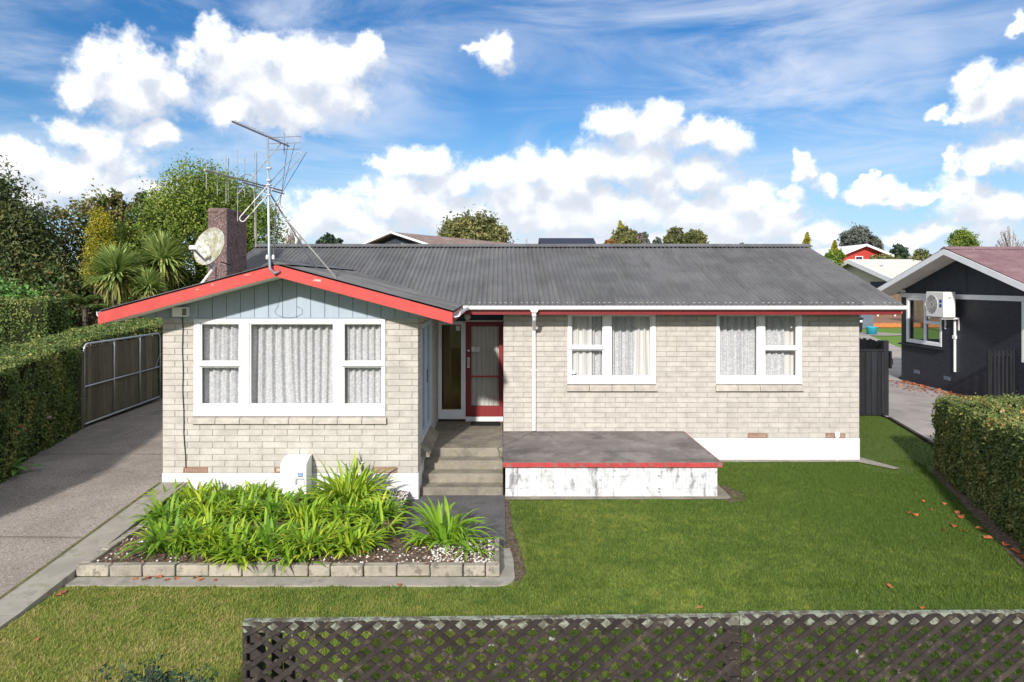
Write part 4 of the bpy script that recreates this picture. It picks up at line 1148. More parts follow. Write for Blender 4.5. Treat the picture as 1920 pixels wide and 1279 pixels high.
MB(TN).prism([(-.12, 1.30), (-.12, 1.33), (.05, 1.375), (.05, 1.30)], -24.42, -22.1, 'yz').build('sill', 'black', nh)
for yy in (23.5, 21.9): 
    MB(TN).box(-yy - .16, -yy + .16, -.012, .0, .36, .48, .003).build('air_vent', 'grey_wall', nh)
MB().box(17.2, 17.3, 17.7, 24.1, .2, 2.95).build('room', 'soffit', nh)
MB().box(14.5, 17.2, 17.7, 24.1, .18, .2).build('room_floor', 'paling_far', nh)
nsl = (4.56 - 3.24) / 3.9
def nz(y): return 4.56 - abs(y - 21.0) * nsl
for sgn in (-1, 1):
    cols = []; n = int((25 - 13.62) / .0125 / 1.6)
    x = 13.62; k = 0
    while x < 25:
        xe = min(x + .8, 25); cols = []
        for i in range(65):
            xx = x + (xe - x) * i / 64; w = .012 * math.cos(2 * math.pi * xx / .1) + .006 * i / 64
            cols.append(((xx, 21.0, 4.56), (xx, 21 + sgn * 3.95, nz(21 + 3.95)), (0, .25 * sgn * w, .95 * w)))
        V = []; F = []
        for p, q, u in cols: V += [Vector(p) + Vector(u), Vector(q) + Vector(u)]
        F = [(2 * i, 2 * i + 1, 2 * i + 3, 2 * i + 2) for i in range(len(cols) - 1)]
        MB().add(V, F).build('roof_sheet', 'roof_pink', nh, fix=False); x = xe
MB().prism([(20.8, nz(20.8) + .02), (21.0, 4.60), (21.2, nz(20.8) + .02)], 13.60, 25, 'yz').build('ridge_cap', 'roof_pink', nh)
for sgn in (-1, 1):
    e = 21 + sgn * 3.97
    MB().prism([(21.0, 4.53), (e, nz(e) - .02), (e, nz(e) - .20), (21.0, 4.35)], 13.60, 13.628, 'yz').build('barge_board', 'white', nh)
    MB().prism([(21.0, 4.36), (e, nz(e) - .19), (e, nz(e) - .21), (21.0, 4.34)], 13.63, 14.29, 'yz').build('soffit', 'soffit', nh)
    MB().prism([(e - .01, nz(e) - .02), (e + .10 * sgn, nz(e) - .02), (e + .10 * sgn, nz(e) - .12), (e - .01, nz(e) - .14)], 13.63, 25, 'yz').build('gutter', 'white', nh)
MB().box(14.16, 14.29, 24.10, 24.22, 3.14, 3.22, .01).build('flood_lamp', 'white', nh)
# heat pump on the wall
hp = thing('heat_pump', (13.9, 21.6, 2.3), 'cream heat pump unit bracketed to the black brick wall', 'heat pump')
MB().box(13.72, 14.10, 21.18, 22.06, 2.40, 3.20, .02).build('casing', 'ac', hp)
f = MB(); cy, cz = 21.76, 2.80
for r_ in np.linspace(.06, .30, 7): f.lathe([(r_ - .006, 0), (r_, .008), (r_ + .006, 0)], (13.7185, cy, cz), 28, (-1, 0, 0))
for a in np.linspace(0, 2 * math.pi, 14)[:-1]: f.bar((13.714, cy + .05 * math.cos(a), cz + .05 * math.sin(a)), (13.714, cy + .29 * math.cos(a + .5), cz + .29 * math.sin(a + .5)), .006, .006)
f.build('fan_grille', 'ac', hp)
MB().lathe([(0, .004), (.285, .004)], (13.7165, cy, cz), 28, (-1, 0, 0)).build('fan_opening', 'ac_grille', hp)
for z0 in (2.86, 2.72): MB().box(13.714, 13.7185, 21.27, 21.38, z0, z0 + .10).build('badge', 'label_blue', hp)
MB().box(13.80, 14.02, 21.172, 21.1795, 2.50, 2.72, .003).build('side_cover', 'ac', hp)
MB().box(13.86, 13.95, 21.1745, 21.1795, 3.0, 3.03).build('grip', 'ac_grille', hp)
br = MB()
for y in (21.3, 21.95): br.bar((13.74, y, 2.37), (14.29, y, 2.37), .04, .05); br.bar((14.27, y, 2.37), (14.27, y, 2.0), .03, .04)
br.build('bracket', 'ac', hp)
pp = MB(); pp.box(14.235, 14.289, 21.44, 21.50, .68, 2.36, .006); pp.box(14.22, 14.2895, 21.40, 21.54, 1.72, 1.83, .006); pp.build('pipe_cover', 'white', hp)
sg_ = thing('slat_gate', (13.95, 19.0, 0), 'narrow black slatted gate against the black brick wall', 'gate')
for k in range(6): MB().box(13.60 + k * .112, 13.66 + k * .112, 19.0, 19.02, .18, 1.60).build('slat', 'board_black', sg_)
for z in (.3, 1.45): MB().box(13.58, 14.28, 19.021, 19.05, z, z + .07).build('rail', 'board_black', sg_)
for x in (13.545, 14.24): MB().box(x, x + .05, 18.99, 19.06, .0, 1.64, .004).build('post', 'board_black', sg_)

# ================================================================ yard beyond: tub, bin, deck
tb = MB().lathe([(.0, .02), (.30, 0), (.335, .44), (.365, .46), (.365, .50), (.33, .50), (.29, .06), (0, .05)], (0, 0, 0), 28); tb.T = None
tub = tb.build('tub', 'tub', None, (0, 0, 0), smooth=True); tub.location = (24.95, 46.0, .02)
tag(tub, 'round turquoise plastic tub standing on the concrete pad', 'tub')
wbn = thing('wheelie_bin', (24.35, 47.0, 0), 'black wheelie bin with white sticker beside the turquoise tub', 'bin')
MB().prism([(24.08, .08), (24.66, .08), (24.74, 1.0), (24.0, 1.0)], 46.7, 47.3, 'xz').build('body', 'black', wbn)
MB().box(23.97, 24.77, 46.66, 47.36, 1.0, 1.08, .02).build('lid', 'black', wbn)
MB().box(24.52, 24.68, 46.655, 46.70, .78, .92).build('sticker', 'white', wbn)
MB().lathe([(.1, -.02), (.1, .02), (0, .02)], (24.05, 47.3, .1), 12, (1, 0, 0)).build('wheel', 'dark_plastic', wbn)
dk = thing('timber_deck', (37, 56, 0), 'low brown timber deck with bright orange retaining boards', 'deck')
for k in range(3): MB().box(28.5, 46, 53.0 - .002 * k, 53.06, .01 + k * .12, .118 + k * .12, .006).build('retaining_board', 'timber', dk)
for k in range(22): MB().box(28.5, 46, 53.07 + k * .5, 53.55 + k * .5, .30, .36).build('deck_board', 'decking', dk)
for x in (33.5, 35.0, 36.6): 
    MB().bar((x, 63.5, .36), (x + .15, 63.5, 1.1), .10, .10).build('trestle_leg', 'white', dk)
gs = thing('garden_shed', (28.2, 52.5, 0), 'small slate grey shed next to the orange deck boards', 'shed')
MB().box(27.4, 28.35, 52.0, 53.2, 0, 1.9, .01).build('wall', 'grey_wall', gs)
MB().box(27.3, 28.45, 51.9, 53.3, 1.9, 1.97, .01).build('roof', 'roof_slate', gs)
paling_fence('deck_fence', 30, 48, 66, .1, 2.6, 'paling_far', 'tall brown paling fence behind the timber deck', w=.3)

# ================================================================ houses beyond
def house_far(name, label, x0, x1, y0, y1, ze, zr, wall, roof, trim='white', ridge='y', over=.5, base=0, wins=(), thin=.18):
    """gabled house; ridge 'y' = the gable faces us, 'x' = the roof slope faces us; wins = (x0,x1,z0,z1) on the near wall"""
    r = thing(name, ((x0 + x1) / 2, (y0 + y1) / 2, base), label, 'house', 'houses beyond the brick house')
    MB().box(x0, x1, y0, y1, base, ze).build('wall', wall, r)
    xm, ym = (x0 + x1) / 2, (y0 + y1) / 2
    if ridge == 'y':
        s = (zr - ze) / (xm - x0); ee = ze - over * s
        MB().prism([(x0, ze + .002), (x1, ze + .002), (xm, zr - .05)], y0 + .003, y0 + .1, 'xz').build('gable', wall, r)
        for a, b in ((x0 - over, xm), (x1 + over, xm)):
            MB().prism([(a, ee), (b, zr), (b, zr + .08), (a, ee + .08)], y0 - over, y1 + over, 'xz').build('roof', roof, r)
            MB().prism([(a, ee - thin), (b, zr - thin), (b, zr + .10), (a, ee + .10)], y0 - over - .04, y0 - over - .002, 'xz').build('barge_board', trim, r)
    else:
        s = (zr - ze) / (ym - y0); ee = ze - over * s
        for a, b in ((y0 - over, ym), (y1 + over, ym)):
            MB().prism([(a, ee), (b, zr), (b, zr + .08), (a, ee + .08)], x0 - over, x1 + over, 'yz').build('roof', roof, r)
        MB().box(x0 - over, x1 + over, y0 - over - .12, y0 - over - .002, ee - .04, ee + .08).build('gutter', trim, r)
    for (a, b, c, d) in wins:
        w = MB(); bars(w, a, b, c, d, y0 - .05, y0 + .02, .08, .08, .08, .08, 0); wo = w.build('window', trim, r)
        MB().box(a + .081, b - .081, y0 - .03, y0 - .004, c + .081, d - .081).build('pane', 'roof_slate', wo)
    return r
g1_ = house_far('gabled_house', 'dark weatherboard house with brown tiled gable just above the long roof', -7.5, -.6, 26.5, 40, 4.36, 5.36, 'char_wall', 'roof_brown', over=.35, thin=-.03)
MB().lathe([(0, 0), (.05, .03), (.05, .09)], (-3.7, 26.44, 4.95), 10, (0, -1, 0)).build('gable_lamp', 'white', g1_)
th = R(-32); piv = Vector((-4.05, 26.5, 0)); base_ = Vector(g1_.location)
g1_.rotation_euler = (0, 0, th); g1_.location = piv + Matrix.Rotation(th, 3, 'Z') @ (base_ - piv)
house_far('dark_roofed_house', 'house showing only its blue-black roof slope over the ridge', 2.6, 5.0, 36, 44, 4.6, 6.02, 'char_wall', 'roof_slate', ridge='x', over=.4)
wf = house_far('flat_roofed_house', 'low white flat-roofed house with a vent pipe just over the ridge', .5, 1.65, 40, 46, 5.5, 5.6, 'white', 'white', ridge='x', over=.3)
MB().tube([(1.5, 41, 5.5), (1.5, 41, 6.15)], .06, 8).build('vent_pipe', 'galv', wf)
house_far('red_house', 'red weatherboard upper-storey house with white gable beneath the grey-green tree', 44.0, 49.2, 88, 100, 7.3, 8.35, 'red_wall', 'white', over=.9,
          wins=((45.6, 46.6, 5.9, 6.9), (47.6, 48.9, 6.0, 7.0)))
cr = thing('cream_roofed_house', (46, 80, 0), 'low house with pale cream metal roof and wide white barge board', 'house', 'houses beyond the brick house')
def cz(y): return 6.15 - abs(y - 80) * .258
for s in (-1, 1):
    MB().prism([(80, cz(80)), (80 + 10 * s, cz(90)), (80 + 10 * s, cz(90) + .08), (80, cz(80) + .08)], 40.7, 58, 'yz').build('roof', 'roof_cream', cr)
    MB().prism([(80, cz(80) + .1), (80 + 10.2 * s, cz(90.2) + .1), (80 + 10.2 * s, cz(90.2) - .42), (80, cz(80) - .42)], 40.58, 40.698, 'yz').build('barge_board', 'white', cr)
    MB().box(40.7, 58, 80 + 10.0 * s - .08, 80 + 10.0 * s + .08, cz(90) - .2, cz(90) - .02).build('gutter', 'white', cr)
MB().prism([(71, 0), (89, 0), (89, cz(89) - .05), (80, cz(80) - .05), (71, cz(71) - .05)], 41.4, 57, 'yz').build('wall', 'cream_wall', cr)
MB().box(41.34, 41.398, 73.5, 76.5, 2.4, 3.6).build('window', 'roof_slate', cr)
vx, vy, vz = at(1658, 500, 76); MB().lathe([(.16, -.4), (.16, .45), (.28, .46), (.28, .70), (0, .75)], (vx, 76, cz(76) + .05), 12).build('vent_cowl', 'white', cr)
rt = thing('utility_pole', (26.6, 95, 0), 'thin grey utility pole standing among the distant trees', 'pole')
MB().tube([(26.6, 95, 0), (26.6, 95, at(1298, 443, 95)[2])], .14, 8).build('pole', 'trunk_pale', rt)
MB().bar((25.6, 95, 9.3), (27.6, 95, 9.3), .12, .12).build('crossarm', 'trunk_pale', rt)

# ================================================================ on the roof and wall
an = thing('aerial', (-3.46, 10.22, 3.6), 'tall two-tier television aerial braced on the wing gable apex', 'television aerial')
mx_, my_ = -3.46, 10.20
MB().tube([(-3.33, 10.26, 3.66), (-3.40, 10.22, 3.63), (mx_, my_, 3.70), (mx_ - .01, my_, 3.9), (mx_ - .03, my_, 5.66)], [.02, .02, .02, .019, .016], 10).build('mast', 'galv', an, smooth=True)
for zc in (4.80, 5.02, 4.95, 5.2): MB().box(mx_ - .045, mx_ + .02, my_ - .03, my_ + .03, zc - .012, zc + .012, .003).build('clamp', 'alu', an)
for s in (-1, 1): MB().lathe([(0, -.04), (.018, -.03), (.022, 0), (.018, .03), (0, .04)], (mx_ + .045 * s, my_ + .02, 3.87), 10).build('insulator', 'lace_plain', an)
boom = MB().tube([(-3.72, 9.4, 5.715), (-3.44, 11.05, 5.70)], .014, 8).build('boom', 'alu', an)
d_ = Vector((.167, .986, 0)); p0 = Vector((-3.72, 9.4, 5.715)); side_ = Vector((.986, -.167, 0))
for k in range(17):
    p = p0 + d_ * (.06 + k * .082); L = .085
    MB().tube([p - side_ * .05 + Vector((0, 0, .014)), p + side_ * .05 + Vector((0, 0, .014))], .006, 5).build('element', 'alu', an)
pr = p0 + d_ * 1.52
for dz in (-.10, 0, .10): MB().tube([pr - side_ * .28 + Vector((0, 0, dz)), pr + side_ * .28 + Vector((0, 0, dz))], .007, 5).build('reflector_rod', 'alu', an)
MB().tube([pr + Vector((0, 0, -.17)), pr + Vector((0, 0, .17))], .009, 6).build('reflector_bar', 'alu', an)
MB().tube([pr - d_ * .1 + Vector((0, 0, -.02)), Vector((-3.95, 10.2, 4.80))], .008, 6).build('stay', 'rust', an)
q0 = Vector((-4.0, 9.2, 5.01)); q1 = Vector((-3.60, 11.2, 5.00))
MB().tube([q0, q1], .014, 8).build('boom', 'rust', an)
MB().tube([q0 + (q1 - q0) * .45 + Vector((-.02, 0, -.03)), q1 + Vector((0, .1, -.04))], .012, 8).build('boom_brace', 'alu', an)
for k, (t, up, dn) in enumerate(((.02, .14, .26), (.14, .10, .30), (.24, .30, .40), (.27, .26, .36), (.38, .42, .62), (.47, .35, .25), (.60, .50, .85), (.63, .50, .85))):
    p = q0 + (q1 - q0) * t
    MB().tube([p + Vector((0, 0, up)), p - Vector((0, 0, dn))], .0055, 5).build('element', 'rust', an)
# the long folded dipole, tilted
def hair(a, b, w):
    a = Vector(a); b = Vector(b); dd = (b - a).normalized(); n_ = Vector((0, 1, 0)).cross(dd).normalized() * w
    pts = [b + n_, a + n_]
    for t in np.linspace(0, math.pi, 7)[1:-1]: pts.append(a + n_ * math.cos(t) - dd * w * math.sin(t))
    pts += [a - n_, b - n_]
    return pts
c0 = Vector(at(455, 410, 10.25)); c1 = Vector(at(560, 290, 10.25)); md = (c0 + c1) / 2
MB().tube(hair(c0, md, .045), .008, 6).build('folded_dipole', 'lace_plain', an, smooth=True)
MB().tube(hair(c1, md, .045), .006, 6).build('folded_dipole', 'rust', an, smooth=True)
MB().tube([(mx_ - .02, my_, 4.86), (-3.08, 11.4, z_wing(-3.08) + .02)], .011, 6).build('strut', 'alu', an)
MB().tube([(mx_ - .0, my_, 4.72), at(630, 521, 10.6)], .011, 6).build('strut', 'rust', an)
MB().tube([at(517, 380, 10.3), at(513, 480, 11.0)], .008, 6).build('strut', 'rust', an)
MB().tube([at(476, 332, 10.7), at(480, 463, 10.9)], .010, 6).build('pole', 'rust', an)
MB().tube([at(450, 332, 10.7), at(462, 326, 10.7), at(474, 330, 10.7)], .010, 6).build('hook', 'alu', an)
for (a, b) in (((553, 270, 10.9), (522, 385, 10.3)), ((540, 265, 11), (516, 460, 11)), ((575, 285, 10.3), (519, 378, 10.2)), ((475, 365, 10.3), (400, 410, 10.5))):
    MB().tube([at(*a), at(*b)], .004, 4).build('wire', 'cable', an)

ds = thing('satellite_dish', (-4.55, 10.5, 3.4), 'round lichen-stained satellite dish mounted on the roof beside the chimney', 'satellite dish')
dc = Vector(at(397, 464, 10.55)); dn_ = Vector((-.40, -.86, .30)).normalized()
prof = [(r_, .055 * (r_ / .295) ** 2) for r_ in np.linspace(0.001, .295, 9)]
MB().lathe(prof + [(.305, .062), (.305, .045)] + [(r_, .055 * (r_ / .295) ** 2 - .018) for r_ in np.linspace(.29, 0.001, 6)], dc, 36, dn_).build('reflector', 'dish', ds, smooth=True)
lo = dc + Vector((-.02, .03, -.30)); fc = Vector(at(362, 466, 10.15))
MB().tube([lo, lo + (fc - lo) * .85, fc], .016, 8).build('feed_arm', 'alu', ds)
MB().lathe([(0, -.06), (.035, -.05), (.035, .05), (.05, .06), (0, .07)], fc + Vector((0, 0, .01)), 12, (1, .35, 0)).build('receiver', 'white', ds)
MB().tube([dc + Vector((.02, .06, -.1)), lo + Vector((0, .05, 0)), (lo.x + .02, 10.55, lo.z - .06), (-4.62, 10.52, 3.47)], .022, 10).build('mount_pole', 'lace_plain', ds)
MB().tube([dc + Vector((.12, .05, -.22)), (-3.95, 10.7, 3.66)], .010, 6).build('strut', 'cable', ds)
MB().tube([lo + Vector((.06, .04, .0)), (lo.x + .06, 10.6, 3.50)], .008, 6).build('strut', 'cable', ds)

for yj in (8.95, 12.6, 16.2):
    poly_sheet('drive_joint', [(-8.6, yj, drive_z(yj) + .016), (-5.48, yj - .05, drive_z(yj) + .016), (-5.48, yj - .035, drive_z(yj) + .016), (-8.6, yj + .015, drive_z(yj) + .016)], 'joint')
gm = thing('meter_box', (-3.21, 10.7, .1), 'white meter box with blue label standing against the brick wall', 'meter box')
MB().prism([(WY - .34, .12), (WY - .34, .665), (WY - .16, .735), (WY - .018, .745), (WY - .018, .12)], -3.43, -3.03, 'yz').build('casing', 'white', gm)
MB().box(-3.165, -3.075, WY - .345, WY - .341, .470, .535).build('label_plate', 'label_pale', gm)
lp = MB(); lp.box(-3.16, -3.14, WY - .347, WY - .3455, .512, .53); lp.box(-3.135, -3.105, WY - .347, WY - .3455, .515, .525); lp.box(-3.10, -3.08, WY - .347, WY - .3455, .512, .53); lp.box(-3.155, -3.085, WY - .347, WY - .3455, .478, .49)
lp.build('label_print', 'label_blue', gm)
MB().box(-3.20, -3.06, WY - .346, WY - .341, .35, .452, .003).build('reading_window', 'print_grey', gm)
MB().box(-3.16, -3.055, WY - .358, WY - .3465, .355, .43, .004).build('meter_face', 'ac', gm)
MB().tube([(-3.12, WY - .35, .35), (-3.12, WY - .37, .28), (-3.10, WY - .36, .22)], .014, 8).build('tag', 'lace_plain', gm)
MB().box(-3.45, -3.435, WY - .10, WY - .02, .0, .55).build('pipe', 'cable', gm)
tap = thing('garden_tap', (-2.23, 10.88, .45), 'small grey garden tap on the brick wall above the lilies', 'tap')
MB().tube([(-2.23, WY + .01, .585), (-2.23, WY - .07, .585), (-2.23, WY - .085, .55)], .012, 8).build('spout', 'galv', tap)
MB().tube([(-2.255, WY - .05, .62), (-2.205, WY - .05, .62)], .010, 6).build('handle', 'galv', tap)

# ================================================================ plants
def hedge(name, label, poly, ztop, mat, n_side, n_top, leaf, core='inner', group=None):
    """clipped hedge: ragged leaf skin over a core of shaded twigs; poly runs counter-clockwise"""
    c = np.mean(np.array(poly), 0)
    r = thing(name, (c[0], c[1], 0), label, 'hedge', group)
    P = []; Nn = []
    m = len(poly)
    def rough(x, y, z): return .075 * mn.noise(Vector((x * 1.7, y * 1.7, z * 1.7))) + .04 * mn.noise(Vector((x * 6, y * 6, z * 6)))
    for k in range(m):
        a = np.array(poly[k]); b = np.array(poly[(k + 1) % m]); L = np.linalg.norm(b - a); t = (b - a) / L; nrm = np.array((t[1], -t[0]))
        cnt = int(n_side[k] if isinstance(n_side, (list, tuple)) else L * n_side)
        for _ in range(cnt):
            s = rng.random() * L; q = a + t * s; zt = ztop(q[0], q[1]); z = zt * (rng.random() ** .9)
            rnd = max(0, (z - zt + .12) / .12); d = rough(q[0], q[1], z) - .06 * rnd * rnd + rng.uniform(-.05, .03)
            if rng.random() < .012: d += rng.uniform(.03, .12)
            P.append((q[0] + nrm[0] * d, q[1] + nrm[1] * d, z)); Nn.append((nrm[0], nrm[1], .35))
    A = np.array(poly); lo, hi = A.min(0), A.max(0); cnt = 0
    def inside(x, y):
        w = False; j = m - 1
        for i in range(m):
            xi, yi = poly[i]; xj, yj = poly[j]
            if (yi > y) != (yj > y) and x < (xj - xi) * (y - yi) / (yj - yi) + xi: w = not w
            j = i
        return w
    tries = 0
    while cnt < n_top and tries < n_top * 6:
        tries += 1
        x, y = rng.uniform(lo[0], hi[0]), rng.uniform(lo[1], hi[1])
        if not inside(x, y): continue
        z = ztop(x, y) + rough(x, y, 9) + rng.uniform(-.06, .03)
        if rng.random() < .02: z += rng.uniform(.03, .12)
        P.append((x, y, z)); Nn.append((0, 0, 1)); cnt += 1
    V, F = leaves(np.array(P), np.array(Nn), leaf, .6, .75)
    np_obj('foliage', V, F, mat, r, (c[0], c[1], 0))['kind'] = 'stuff'
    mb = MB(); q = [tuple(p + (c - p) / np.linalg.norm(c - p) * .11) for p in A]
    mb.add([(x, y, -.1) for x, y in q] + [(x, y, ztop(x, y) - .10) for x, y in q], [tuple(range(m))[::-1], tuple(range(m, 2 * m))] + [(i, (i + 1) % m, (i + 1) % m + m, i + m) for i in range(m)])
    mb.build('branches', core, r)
    return r
hl = hedge('hedge', 'long clipped hedge lining the driveway beside the tubular gate', [(-7.5, 7.5), (-8.0, 10.9), (-8.5, 12.2), (-8.98, 14.5), (-9.12, 14.6), (-9.12, 21.8), (-11.0, 21.8), (-11.0, 19.0), (-10.5, 16.0), (-9.9, 13.0), (-9.5, 7.5)],
           lambda x, y: float(np.interp(y, [7, 12, 14.5, 17, 21], [2.05, 2.10, 2.18, 2.34, 2.38])), 'hedge', [5000, 7000, 12000, 400, 8000, 600, 900, 900, 900, 900, 300], 21000, .055)
hedge('hedge', 'taller square hedge standing behind the long clipped hedge', [(-17.5, 17.4), (-11.6, 17.4), (-11.6, 18.3), (-17.5, 18.3)],
      lambda x, y: 3.08 + .02 * (x + 11), 'hedge', [19000, 3000, 100, 100], 4500, .065)
hedge('hedge', 'clipped bronze-tinged hedge at the right edge of the lawn', [(6.15, 7.1), (9.4, 7.1), (11.8, 13.0), (8.17, 12.85), (6.80, 8.9)],
      lambda x, y: 1.34 + .055 * (12.9 - y), 'hedge_right', [300, 200, 3500, 17000, 6000], 13000, .050)

def limbs(mb, base, tips, r0, rnd, n=6):
    for t in tips:
        b = Vector(base); t = Vector(t); k = 4
        pts = [b + (t - b) * (i / k) + Vector((rnd.uniform(-.06, .06), rnd.uniform(-.06, .06), .10 * math.sin(math.pi * i / k))) * (t - b).length * (0 if i in (0, k) else 1) for i in range(k + 1)]
        mb.tube(pts, [r0 * (1 - .8 * i / k) for i in range(k + 1)], n, False)

def tree(name, label, x, y, blobs, mat, n, leaf, trunk_r=.18, fork=1.2, seed=1, group='trees beyond the brick house', asp=.55, cat='tree', lump=.33, flat=.0, twig='trunk', core=0):
    """blobs: (dx, dy, z, rx, ry, rz) masses of the crown; every mass is built from many small leaf clumps on and under its shell"""
    rnd = random.Random(seed); r = thing(name, (x, y, 0), label, cat, group)
    tr_ = MB()
    top = max(b[2] for b in blobs)
    tr_.tube([(x, y, -.2), (x + rnd.uniform(-.1, .1), y, fork * .6), (x + rnd.uniform(-.1, .1), y, fork)], [trunk_r * 1.25, trunk_r, trunk_r * .85], 8, False)
    limbs(tr_, (x, y, fork), [(x + b[0], y + b[1], b[2]) for b in blobs], trunk_r * .62, rnd)
    vol = [b[3] * b[5] for b in blobs]; P = []; Nn = []
    for b, v in zip(blobs, vol):
        c = np.array((x + b[0], y + b[1], b[2])); rad = np.array(b[3:6]); cnt = int(n * v / sum(vol)); per = 26
        m = max(4, cnt // per)
        dirs = unit(nrng.normal(size=(m, 3))); dirs[:, 2] = np.where(dirs[:, 2] < -.55, -dirs[:, 2] * .5, dirs[:, 2])
        rr = nrng.uniform(.55, 1.06, m) ** .6
        cc = c + dirs * rad * rr[:, None]
        size = lump * rad.mean() * nrng.uniform(.55, 1.15, m)
        off = nrng.normal(size=(m, per, 3)) * .5 * size[:, None, None] * np.array((1, 1, 1 - flat))
        pts = (cc[:, None, :] + off).reshape(-1, 3)
        P.append(pts); Nn.append(np.repeat(unit(dirs + np.array((0, 0, .4))), per, 0))
        if rnd.random() < .9:
            limbs(tr_, c, [tuple(cc[i]) for i in range(min(5, m))], trunk_r * .25, rnd, 5)
    P = np.concatenate(P); Nn = np.concatenate(Nn)
    V, F = leaves(P, Nn, leaf, asp, .85)
    np_obj('crown', V, F, mat, r, (x, y, fork))['kind'] = 'stuff'
    tr_.build('trunk', twig, r, (x, y, 0), smooth=True)
    return r

# the belt of trees at the back of the drive
tree('conifer', 'big dark feathery conifer closest to the tall square hedge', -18.6, 25.5, [(0, 0, 3.0, 2.6, 2, 1.6), (-.5, 0, 5.0, 2.2, 1.8, 1.5), (-1.0, 0, 6.6, 1.6, 1.4, 1.2), (.9, 0, 4.0, 1.6, 1.4, 1.2), (-1.6, 0, 7.6, .9, .9, .9), (.8, -.3, 5.6, 1.0, 1, .8)], 'dark_fir', 26000, .20, .3, 1.0, 3, asp=.3, lump=.40)
tree('autumn_tree', 'thin-leaved tree turning dusty pink above dark branches', -16.4, 27.5, [(-.3, 0, 4.6, 1.5, 1.2, 1.2), (.2, 0, 6.2, 1.0, 1, .8), (1.2, 0, 5.0, 1.1, 1, 1.0), (-1.0, 0, 6.0, .7, .8, .7), (.2, 0, 3.2, 2.0, 1.4, 1.2)], 'autumn', 9000, .15, .16, 1.5, 5, lump=.42)
tree('golden_cypress', 'small golden yellow cypress between the autumn tree and russet magnolia', -14.45, 24.6, [(0, 0, 4.2, .50, .5, 1.5), (0, 0, 5.45, .42, .4, .75)], 'gold', 6000, .09, .12, .8, 7, asp=.4, lump=.3)
tree('magnolia', 'dark magnolia with russet leaf backs next to the golden cypress', -14.6, 27.0, [(-.5, 0, 5.0, 1.0, 1, 1.2), (.5, 0, 6.2, .9, .9, .8), (-.8, 0, 6.5, .5, .5, .6), (.1, 0, 3.6, 1.6, 1.2, 1.3), (.9, 0, 5.0, .9, .9, 1.1)], 'russet', 9000, .19, .16, 1.2, 9)
tree('broad_tree', 'large rounded bright green tree rising behind the chimney', -11.6, 26.5, [(-.2, 0, 7.0, 1.3, 1.2, 1.2), (-.9, 0, 6.0, 1.5, 1.4, 1.4), (.8, 0, 6.3, 1.5, 1.4, 1.4), (-1.7, -.2, 4.9, 1.4, 1.3, 1.4), (1.7, 0, 5.2, 1.4, 1.3, 1.5), (.2, -.4, 5.0, 1.8, 1.5, 1.5), (-1.8, 0, 3.4, 1.6, 1.3, 1.3), (1.2, 0, 3.5, 1.8, 1.4, 1.3), (2.2, 0, 3.8, 1.2, 1.1, 1.4), (1.9, .2, 5.9, .9, .9, 1.0), (0, .3, 5.4, 2.0, 1.3, 2.0), (-2.6, .2, 4.2, .9, .9, 1.2)], 'oak_green', 64000, .105, .3, 1.8, 11)
tree('shrub', 'glossy green shrub on the end of the tall square hedge', -16.0, 22.5, [(0, 0, 2.2, 1.3, 1, 1.3), (-1.0, 0, 2.6, 1.0, 1, 1.1), (.8, 0, 1.8, .9, .9, 1.0)], 'shrub', 9000, .12, .08, .6, 13, cat='shrub')
tree('shrub', 'dark tangled shrub under the autumn tree', -17.4, 24.2, [(0, 0, 2.4, 1.8, 1, 1.5), (1.4, 0, 2.8, 1.4, 1, 1.2), (-1.8, 0, 2.6, 1.6, 1, 1.6)], 'russet', 9000, .14, .08, .6, 15, cat='shrub')
tree('shrub', 'dark evergreen shrub filling the gap behind the two cabbage trees', -13.4, 26.3, [(0, 0, 2.4, 1.8, 1, 1.3), (1.6, 0, 2.3, 1.5, 1, 1.3), (-1.5, 0, 2.9, 1.3, 1, 1.2)], 'dark_fir', 9000, .13, .08, .6, 17, cat='shrub')

def cabbage(label, x, y, z, R_, seed, n=430, trunk=True, lean=0):
    r = thing('cabbage_tree', (x, y, 0), label, 'cabbage tree', 'cabbage trees behind the hedge'); rnd = random.Random(seed)
    bl = [blade(1, .058, .1, d, 5, .25) for d in (.35, .6, .95, 1.35)]
    for old in (0, 1):
        VV = []; FF = []; o = 0
        for _ in range(n if not old else n // 4):
            el = rnd.uniform(-.15, 1.45) if not old else rnd.uniform(-1.25, -.1)
            az = rnd.uniform(0, 6.283); V, F = bl[rnd.randrange(2) if el > .5 else rnd.randrange(4)]
            L = R_ * rnd.uniform(.8, 1.1)
            mt = Matrix.Rotation(az, 3, 'Z') @ Matrix.Rotation(-(el - .1), 3, 'Y')
            W = (V * np.array((L, R_ * 1.15, L))) @ np.array(mt).T + np.array((x, y, z + rnd.uniform(-.12, .12)))
            VV.append(W); FF.append(F + o); o += len(W)
        np_obj('dead_skirt' if old else 'leaf_head', np.concatenate(VV), np.concatenate(FF), 'cordyline_old' if old else 'cordyline', r, (x, y, z))['kind'] = 'stuff'
    MB().tube([(x + lean, y, -.1), (x + lean * .4, y, z * .5), (x, y, z)], [.14, .12, .09], 8).build('trunk', 'trunk', r)
X_ = at(217, 517, 23.0); cabbage('left-hand cabbage tree with a spiky round head over the paling fence', X_[0], 23.0, X_[2], 1.12, 1)
X_ = at(305, 493, 24.5); cabbage('taller cabbage tree whose spiky head stands beside the satellite dish', X_[0], 24.5, X_[2], 1.15, 2)
X_ = at(277, 540, 23.2); cabbage('small dark cabbage tree sprouting low between the two big ones', X_[0], 23.2, X_[2], .72, 3, 300)
